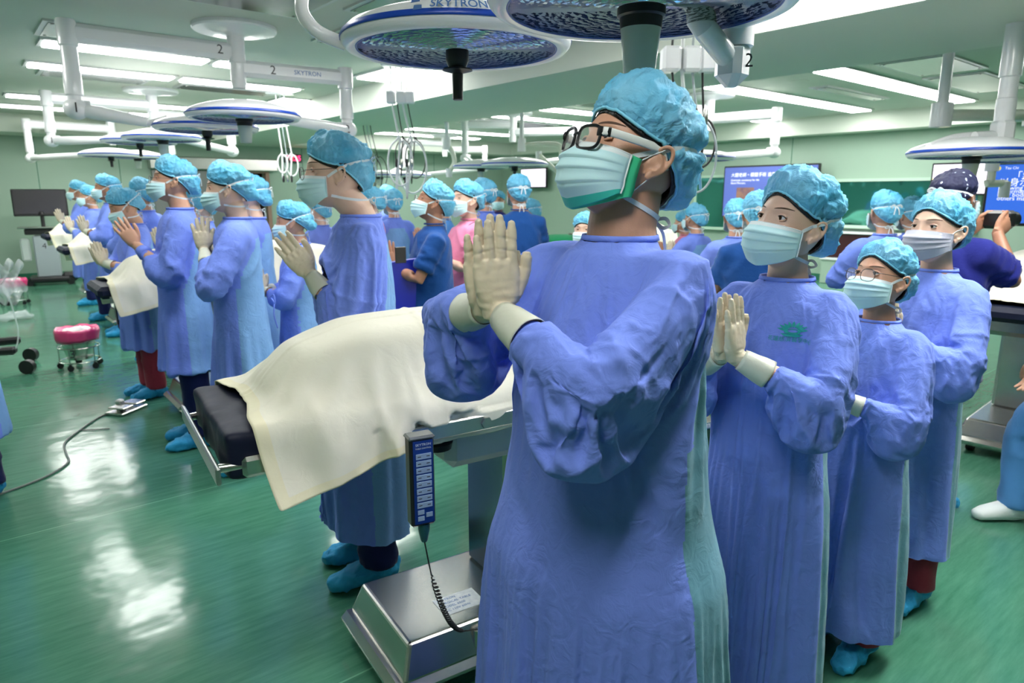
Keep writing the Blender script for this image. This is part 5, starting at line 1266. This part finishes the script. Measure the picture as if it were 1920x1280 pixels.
b = MB(); b.cyl((0, 0, 1.0), (0, 0, 1.22), .03); b.lathe([(0, .03), (.04, .02), (.045, -.02), (0, -.03)], 16, (0, -.05, 1.24)); b.build('neck', M_BLACK(), t)
b = MB(); b.box((0, -.03, 1.42), (.80, .05, .46), bev=.012); b.build('monitor', M_BLACK(), t)
b = MB(); b.box((0, -.057, 1.43), (.75, .004, .40)); b.build('monitor_screen', mat('dark_screen', (.05, .045, .05), .15, spec=1), t, smooth=False)
text_mesh('4', .14, frame((-.02, -.182, .68), (1, 0, 0), (0, 0, 1)), 'number', m_ink_dark, t)
m_clear = mat('clear_plastic', (.85, .9, .92), .12, alpha=.35, spec=.8)
b = MB(); b.box((-.30, -.05, .62), (.14, .14, .40), bev=.03); b.build('suction_canister', m_clear, t)
# cart at the left edge: black rail, tray, hanging clear bags
p = at(8, 690, z=0); t = thing('anaesthesia_cart', 'cart at the left edge with black arms, wheels and hanging clear tubing', 'cart', (p.x, p.y, 0))
F1 = lambda x, y, z: at(x, y, z=z)-Vector((p.x, p.y, 0))
b = MB(); b.box((-.15, .05, .16), (.55, .10, .07), rz=-.35, bev=.02); b.box((-.10, .35, .19), (.55, .10, .07), rz=-.1, bev=.02); b.build('base', M_BLACK(), t)
for (x, y) in ((52, 688), (58, 665)):
    q = F1(x, y, .06); b = MB(); b.cyl((q.x-.015, q.y-.015, .062), (q.x+.015, q.y+.03, .062), .062, n=24); b.build('castor', M_BLACK(), t)
b = MB(); b.cyl((-.25, .2, .15), (-.25, .2, .95), .035); b.build('column', M_STEEL(), t)
b = MB(); b.box((-.32, .15, .93), (.75, .5, .025), bev=.01); b.build('tray', M_WHITE(), t)
P = [(-.70, -.08, .96), (-.0, -.08, .96), (.05, -.02, .96), (.05, .35, .96), (.0, .40, .96), (-.70, .40, .96)]
b = MB(); b.tube(P, .018, 12, sm=4); b.build('rail', M_WHITE(), t)
b = MB(); b.box((-.35, .15, .84), (.6, .42, .10), bev=.01); b.build('drawer', M_BLACK(), t)
b = MB(); b.tube([(-.55, .1, 1.45), (-.25, .1, 1.08), (-.12, .1, 1.0)], .022, 10, sm=3); b.build('boom', M_BLACK(), t)
for k, (x, y, z) in enumerate(((.02, -.05, .80), (.10, .05, .78))):
    b = MB(); b.grid(np.array([(x+.14*u+.03*math.sin(9*v), y+.05*math.sin(7*u+3*v), z+.14-.30*v-.06*math.sin(5*u)) for v in np.linspace(0, 1, 14) for u in np.linspace(-.7, 1, 14)]), 14, 14); o_ = b.build('plastic_bag', m_clear, t, smooth=True)
b = MB(); b.tube([(.06, 0, .90), (.12, -.02, .6), (.14, -.03, .3), (.06, -.05, .12), (-.04, -.02, .3), (0, 0, .7)], .007, 8, sm=8); b.build('tubing', m_clear, t)
t = thing('purple_sheet_bundle', 'folded purple cloth lying on the cart at the left edge', 'cloth', (p.x-.38, p.y+.14, .985))
b = MB(); b.sphere((0, 0, .07), (.20, .16, .07), 20, 10); me = b.mesh(); V = getv(me); setv(me, V+getn(me)*(.02*noise(V*14, 2))[:, None]); link('cloth', me, t, m_purple)
# foot pedal with its cable
p = at(238, 770, z=0); t = thing('foot_pedal', 'steel double foot pedal with a grey cable on the green floor', 'pedal', (p.x, p.y, 0), math.radians(40))
b = MB(); b.box((0, 0, .012), (.26, .15, .02), bev=.006); b.build('base', M_STEEL(), t)
for sx in (-1, 1):
    b = MB(); b.box((sx*.065, -.01, .05), (.10, .13, .015), bev=.005); b.build('tread', M_STEEL(), t)
b = MB(); b.box((0, .05, .05), (.05, .05, .07), bev=.01); b.build('housing', M_DARKSTEEL(), t)
Mi = Matrix.Rotation(-math.radians(40), 4, 'Z'); Q = [tuple(Mi@(at(x, y, z=.006)-Vector((p.x, p.y, 0)))) for x, y in ((222, 772), (190, 780), (150, 806), (122, 830), (124, 850), (128, 866), (100, 886), (60, 904), (0, 926), (-40, 940))]
b = MB(); b.tube(Q, .006, 8, sm=8); b.build('cable', mat('cable_grey', srgb(120, 130, 125), .4), t)
Q = [tuple(Mi@(at(x, y, z=.006)-Vector((p.x, p.y, 0)))) for x, y in ((150, 806), (175, 805), (205, 803))]
b = MB(); b.tube(Q, .004, 8, sm=6); b.build('cable', mat('cable_grey', srgb(120, 130, 125), .4), t)
# green cloth on a stand far back
p = at(1062, 452, D=6.6); t = thing('instrument_table', 'instrument stand under a bright green cloth behind the praying gloves', 'table', (p.x, p.y, 0))
b = MB(); b.box((0, 0, .55), (.9, .5, 1.1), bev=.03); b.build('stand', M_STEEL(), t)
b = MB(); b.box((0, 0, p.z-.08), (1.0, .6, .16), bev=.05); b.sphere((-.1, 0, p.z), (.3, .2, .07), 20, 10); b.build('green_cloth', mat('green_cloth', srgb(20, 140, 90), .8), t)
# crumpled clear bag on the floor at left
p = at(30, 600, z=0)
t = MB(); t.sphere((p.x, p.y, .05), (.20, .12, .05), 20, 10); me = t.mesh(); V = getv(me); setv(me, np.maximum(V+getn(me)*(.04*noise(V*14, 2))[:, None], [-99, -99, .002])); o = link('plastic_bag', me, None, m_clear); prop(o, 'crumpled clear plastic bag lying on the floor by the left edge', 'bag')
import time; _t0 = time.time()
# ================================================================== WHO STANDS WHERE
def place(px, py, D, phi, **k):
    """stands a person so that the cap top meets a place of the photograph at distance D; phi: 0 facing the camera, 90 profile to the left, 180 back"""
    p = at(px, py, D=D); al = YAW-math.atan((px-960)/1309.); H = (p.z-.012)/(1.755/1.75)
    f = al+PI-math.radians(phi); return dict(loc=(p.x-.02*math.cos(f), p.y-.02*math.sin(f)), face=f, H=H, **k)
SIM = dict(frames=24, grow=.12, bend=.04, q=4)
LO = dict(vox=.020, hv=.006, gvox=.0045)
def P_(label, *a, **k): return person('person', label, **place(*a, **k))
# -- foreground
hero = P_('large man in glasses and blue gown praying in the foreground, head tilted back', 1144, 166, 1.40, 52, mask='hero', glasses='black', vox=.010, hv=.003, gvox=.0022, bulk=1.34, sleeve=.86, skirt=1.2,
          pray=(.285, 1.350), tilt=2, handyaw=-14, head=(-5, 16, 0), hfwd=-.022, hs=1.0, shw=1.2, elbowR=(.55, .75, -.35), neck=1.12, spread=.35, eyes=.45, elbow=(.0, 1, -.42), hem=.28, sim=SIM, pale='teal', skin='warm', lobe=.035, seed=2, legs='ink', puff=1.15)
womA = P_('young woman with a green lotus emblem on her gown, right beside the front man', 1480, 338, 1.86, 26, vox=.0115, hv=.0035, gvox=.0025, pray=(.30, 1.283), tilt=8, head=(-15, 9, -4), spread=.5, eyes=1.05, sim=SIM, skin='fair', lobe=.065, capz=.074, seed=5, pale='teal', hem=.22, puff=1.4, bulk=1.02, elbow=(-.3, 1, -.8))
womB = P_('short woman in thin wire glasses looking up, half hidden behind her taller neighbour', 1652, 462, 2.12, 30, vox=.015, hv=.0035, gvox=.003, pray=(.27, 1.20), head=(-8, 12, 2), capz=.074, eyes=1.0, glasses='wire', sim=SIM, skin='warm', lobe=.045, seed=7, pale='teal', hem=.30, legs='wine', bulk=1.05)
womC = P_('woman with a grey cloth mask and ear loops behind the short woman', 1762, 370, 2.45, 30, vox=.015, hv=.0035, gvox=.003, mask='grey', ties=False, pray=(.26, 1.20), head=(-3, 4, 0), capz=.072, eyes=.9, sim=SIM, skin='fair', lobe=.035, seed=9, pale='teal', hem=.40, legs='wine')
man2 = P_('man in round glasses praying across the foreground table', 652, 255, 2.62, 82, vox=.0115, hv=.0035, gvox=.0025, pray=(.19, 1.27), tilt=36, hfwd=.05, hs=.95, bulk=1.05, spread=.5, head=(0, -2, 0), eyes=.5, glasses='wire', sim=SIM, skin='fair', lobe=.018, seed=4, pale=True, hem=.36, elbow=(-.5, .8, -1), cap='bouffant')
man1 = P_('tall man with bare praying hands standing at the second table', 316, 297, 4.15, 88, vox=.014, hv=.004, gloves=False, pray=(.24, 1.27), hs=.95, tilt=30, head=(0, 4, 0), eyes=.7, glasses='wire', skin='warm', lobe=.04, seed=6, hem=.50, elbow=(-.5, .8, -1))
man4 = P_('person with a drooping cap and spread gloved hands, right of the tall praying man', 424, 308, 3.75, 92, vox=.014, hv=.004, pray=(.17, 1.31), hs=.96, tilt=4, head=(0, -4, 0), eyes=.7, skin='fair', lobe=.055, seed=8, hem=.34, gapy=.02, spread=1.6)
# -- second line, left
P_('woman bowing her head with raised gloves, left of the tall man', 238, 352, 5.2, 78, **LO, pray=(.27, 1.17), tilt=14, head=(0, -22, 0), eyes=.4, skin='warm', lobe=.04, seed=11, hem=.44, legs='wine', gapy=.03)
P_('person in profile with raised gloves farther left', 196, 330, 7.6, 90, **LO, pray=(.27, 1.18), head=(0, 0, 0), skin='tan', seed=12, hem=.42)
P_('person behind the left profile, glove raised near the face', 164, 350, 8.6, 92, **LO, pray=(.27, 1.22), seed=13, hem=.42, skin='warm')
P_('leftmost praying person, cap against the pale wall', 143, 341, 9.8, 95, **LO, pray=(.27, 1.22), seed=14, hem=.42, skin='tan')
P_('person seen from behind in a deeper violet gown, left of the tall man', 262, 337, 6.4, 130, **LO, seed=15, hem=.42, pale=None, skin='warm')
P_('person mostly hidden between the tall man and the drooping cap', 347, 352, 6.2, 100, **LO, seed=16, hem=.42, skin='fair')
P_('person whose cap peeks above the shoulder of the drooping capped one', 462, 330, 4.7, 105, **LO, seed=17, hem=.40, skin='fair', lobe=.05, pray=(.25, 1.15))
P_('low cap between the tall man and drooping cap, farthest back', 378, 370, 7.4, 100, **LO, seed=33, hem=.42, skin='fair')
P_('small woman with a white tie on her cap, behind the praying gloves', 547, 380, 4.3, 92, **LO, seed=18, hem=.40, skin='warm', lobe=.05, head=(0, -6, 0), pray=(.27, 1.14), eyes=.6)
P_('person in a violet gown behind the man in round glasses', 596, 372, 6.6, 130, **LO, seed=34, hem=.42, skin='fair', pale=None)
# -- middle
P_('woman in pink top behind the shoulder of the man in round glasses', 692, 352, 6.2, 110, **LO, top='pink', gloves=False, legs='ink', seed=19, skin='warm', lobe=.03)
P_('gowned person seen from behind right of the pink top', 735, 358, 6.9, 160, **LO, seed=20, hem=.42, skin='warm')
P_('far gowned person whose cap shows above the one seen from behind', 724, 350, 8.6, 120, **LO, seed=21, hem=.42, skin='warm')
navy = P_('man in navy scrub top and glasses with raised chin and folded hands', 803, 344, 4.5, 84, vox=.014, hv=.004, gvox=.003, top='navy', gloves=False, pray=(.30, 1.20), tilt=6, head=(0, 14, 0), eyes=.5, glasses='wire', skin='tan', lobe=.02, seed=22, legs='navy', elbow=(-.3, .8, -1), bulk=1.12)
P_('woman in pink scrub top with a lanyard, hands together', 872, 342, 5.0, 62, vox=.014, hv=.004, gvox=.0035, top='pink', gloves=False, pray=(.28, 1.20), tilt=6, head=(4, 2, 0), eyes=.3, skin='fair', lobe=.03, seed=23, legs='wine', elbow=(-.3, .9, -1), bulk=1.1)
P_('person in a light blue top hidden behind the navy scrubs man', 826, 360, 6.6, 120, **LO, top='sky', gloves=False, seed=24, skin='warm')
P_('gowned person seen from behind, right of the pink scrub top', 906, 338, 6.3, 140, **LO, seed=25, hem=.42, skin='warm', lobe=.02)
P_('short person in dark top facing the camera far back', 934, 360, 9.4, 5, **LO, top='deepnavy', gloves=False, seed=26, skin='tan', eyes=.6)
P_('broad person in navy scrubs seen from behind, mask ties crossing the cap', 972, 332, 5.9, 165, vox=.016, hv=.005, gvox=.004, top='navy', gloves=False, seed=27, skin='warm', lobe=.02, bulk=1.15, legs='navy', pray=(.26, 1.12), elbow=(-.2, 1.2, -.8))
P_('low cap just right of the broad navy back', 994, 375, 7.6, 120, **LO, seed=28, hem=.42, skin='warm')
P_('masked person in pink top behind the fingertips of the front man', 1098, 402, 4.7, 18, **LO, top='pink', gloves=False, seed=29, skin='fair', eyes=.6)
# -- behind, between the front man and the emblem woman
P_('person in pink top at the right of the front man\'s cap', 1281, 398, 6.9, 110, **LO, top='pink', gloves=False, seed=30, skin='warm')
P_('gowned person right of the pink top, behind the front man\'s shoulder', 1303, 385, 6.0, 130, **LO, seed=31, hem=.42, skin='warm')
P_('gowned person seen from behind left of the dark navy back', 1382, 378, 5.0, 168, **LO, seed=32, hem=.42, skin='warm', pale=True)
P_('person in dark blue scrubs seen from behind, close to the face of the emblem woman', 1424, 364, 4.1, 172, **LO, top='navy', gloves=False, seed=35, skin='warm', bulk=1.15, pray=(.26, 1.10))
# -- right, behind the three women
P_('gowned person seen from behind in front of the dark window, tie hanging from the cap', 1662, 363, 4.5, 150, vox=.016, hv=.005, gvox=.004, seed=36, hem=.42, skin='warm', lobe=.02)
P_('person whose cap shows behind the grey masked woman\'s cap', 1712, 374, 5.2, 140, **LO, seed=37, hem=.42, skin='warm')
photog = P_('photographer in dark navy scrubs and patterned cap seen from behind, elbow raised', 1795, 322, 3.25, 212, vox=.014, hv=.005, gvox=.004, top='deepnavy', gloves=False, arms='camera', elbow=(.1, .5, -1), cap='tie', seed=38, skin='tan', bulk=1.2, legs='navy', head=(0, 0, 0))
P_('person cut by the right edge, light blue trousers and a white clog', 2105, 330, 2.8, 45, **LO, top='sky', gloves=False, seed=39, skin='warm', legs='sky', shoe='clog', stance=.30, arms='down')
P_('person cut by the left edge, only the side of a purple gown in view', -165, 320, 3.3, 40, **LO, seed=40, skin='warm', hem=.36)

# held things
rp, arm_, HM_, bv_ = photog; k = rp.scale[0]
t = thing('camera', 'black camera with a lens held up by the photographer', 'camera'); bpy.context.view_layer.update(); c = rp.matrix_world@Vector((.42, 0, 1.53)); t.location = c; t.rotation_euler = (0, 0, photog[0].rotation_euler.z)
MB().box((0, 0, 0), (.07, .13, .09), bev=.015).build('camera_body', M_BLACK(), t); MB().cyl((.02, 0, 0), (.12, 0, 0), .038, n=24).build('lens', M_BLACK(), t); MB().cyl((-.05, -.03, .0), (-.03, -.03, .0), .02, n=16).build('eyepiece', M_BLACK(), t)
# blue folder carried by the navy scrubs man
nr = navy[0]; t = thing('folder', 'royal blue folder tucked under the arm of the navy scrubs man', 'folder'); c = at(758, 540, D=4.35); t.location = c; t.rotation_euler = (0, math.radians(6), nr.rotation_euler.z+.2)
MB().box((0, 0, 0), (.26, .025, .36), bev=.004).build('cover', mat('folder_blue', srgb(24, 40, 170), .35), t); MB().box((.004, 0, .002), (.25, .018, .352)).build('pages', M_WHITE(), t)
q = at(751, 478, D=4.25); o = MB().box(tuple(q), (.07, .01, .10), rz=nr.rotation_euler.z+.3, bev=.002).build('badge_holder', M_BLACK(), None); prop(o, 'black badge holder on the chest of the navy scrubs man', 'badge')
# lanyard of the woman in pink
lr = [o for o in bpy.data.objects if o.get('label', '').startswith('woman in pink scrub top')][0]
lb_ = MB(); lb_.tube([(-.03, .085, 1.475), (.05, .09, 1.44), (.12, .05, 1.33), (.150, .0, 1.17), (.12, -.05, 1.33), (.05, -.09, 1.44), (-.03, -.085, 1.475)], .004, 6, sm=5); lb_.box((.155, 0, 1.12), (.006, .055, .085)); ly = lb_.build('lanyard', mat('lanyard_grey', srgb(90, 80, 110), .6), lr)
# lotus emblem and lettering printed on the emblem woman's gown
ro = womA[0]; bpy.context.view_layer.update()
gown = [c for c in ro.children if c.name.startswith('surgical_gown')][0]
def printed(mb_or_me, name, m, cen, size, parent):
    """wraps flat artwork onto the gown's chest (gown coordinates: y left, z up)"""
    me = mb_or_me; gb = BVHTree.FromPolygons([tuple(v) for v in getv(gown.data)], [tuple(p.vertices) for p in gown.data.polygons]); V = getv(me); out = []
    for v in V:
        y = cen[0]+v[0]; z = cen[1]+v[1]; h, n, i, d = gb.ray_cast(Vector((.20, y, z)), Vector((-1, 0, 0)), 1.); out.append(((h.x if h else .15)+.0022, y, z))
    setv(me, np.array(out)); return link(name, me, parent, m, smooth=False)
def petal(a, r0, r1, w_):
    n = 7; L = []; 
    for k in range(n): u = k/(n-1); r = r0+(r1-r0)*u; wd = w_*math.sin(PI*min(u*1.05, 1))**.7*(1-u*.3); L.append((r*math.cos(a)-wd*math.sin(a), r*math.sin(a)+wd*math.cos(a), 0))
    Rr = [(L_[0], L_[1], 0) for L_ in L]; R2 = []
    for k in range(n): u = k/(n-1); r = r0+(r1-r0)*u; wd = -w_*math.sin(PI*min(u*1.05, 1))**.7*(1-u*.3); R2.append((r*math.cos(a)-wd*math.sin(a), r*math.sin(a)+wd*math.cos(a), 0))
    V = Rr+R2; return V, [(i, i+n, i+1+n, i+1) for i in range(n-1)]
m_print = mat('print_green', srgb(20, 158, 156), .7); em = MB(); sx = .030
for k, deg in enumerate((10, 28, 46, 66, 90, 114, 134, 152, 170)):
    V, F = petal(math.radians(deg), .012, .034 if 40 < deg < 140 else .040, .0045); em.add([(x*1.05, y*.85-.008, 0) for x, y, z in V], F)
em.add([(.020*math.cos(t)*1.1, -.010+.008*math.sin(t), 0) for t in np.linspace(0, 2*PI, 21)[:-1]]+[(.012*math.cos(t)*1.1, -.008+.004*math.sin(t), 0) for t in np.linspace(0, 2*PI, 21)[:-1]], [(j, (j+1) % 20, 20+(j+1) % 20, 20+j) for j in range(20)])
em.add([(-.03, -.016, 0), (.03, -.016, 0), (.018, -.024, 0), (-.018, -.024, 0)], [(0, 1, 2, 3)])
printed(em.mesh(), 'lotus_emblem', m_print, (.085, 1.345), 1, gown)
tx = text_mesh('花蓮慈濟醫學中心', .0155, Matrix.Identity(4), 'gown_lettering', m_print, gown, depth=0); me = tx.data; bpy.data.objects.remove(tx); me.materials.clear()
printed(me, 'gown_lettering', m_print, (.085, 1.312), 1, gown)

print('crowd seconds', time.time()-_t0)
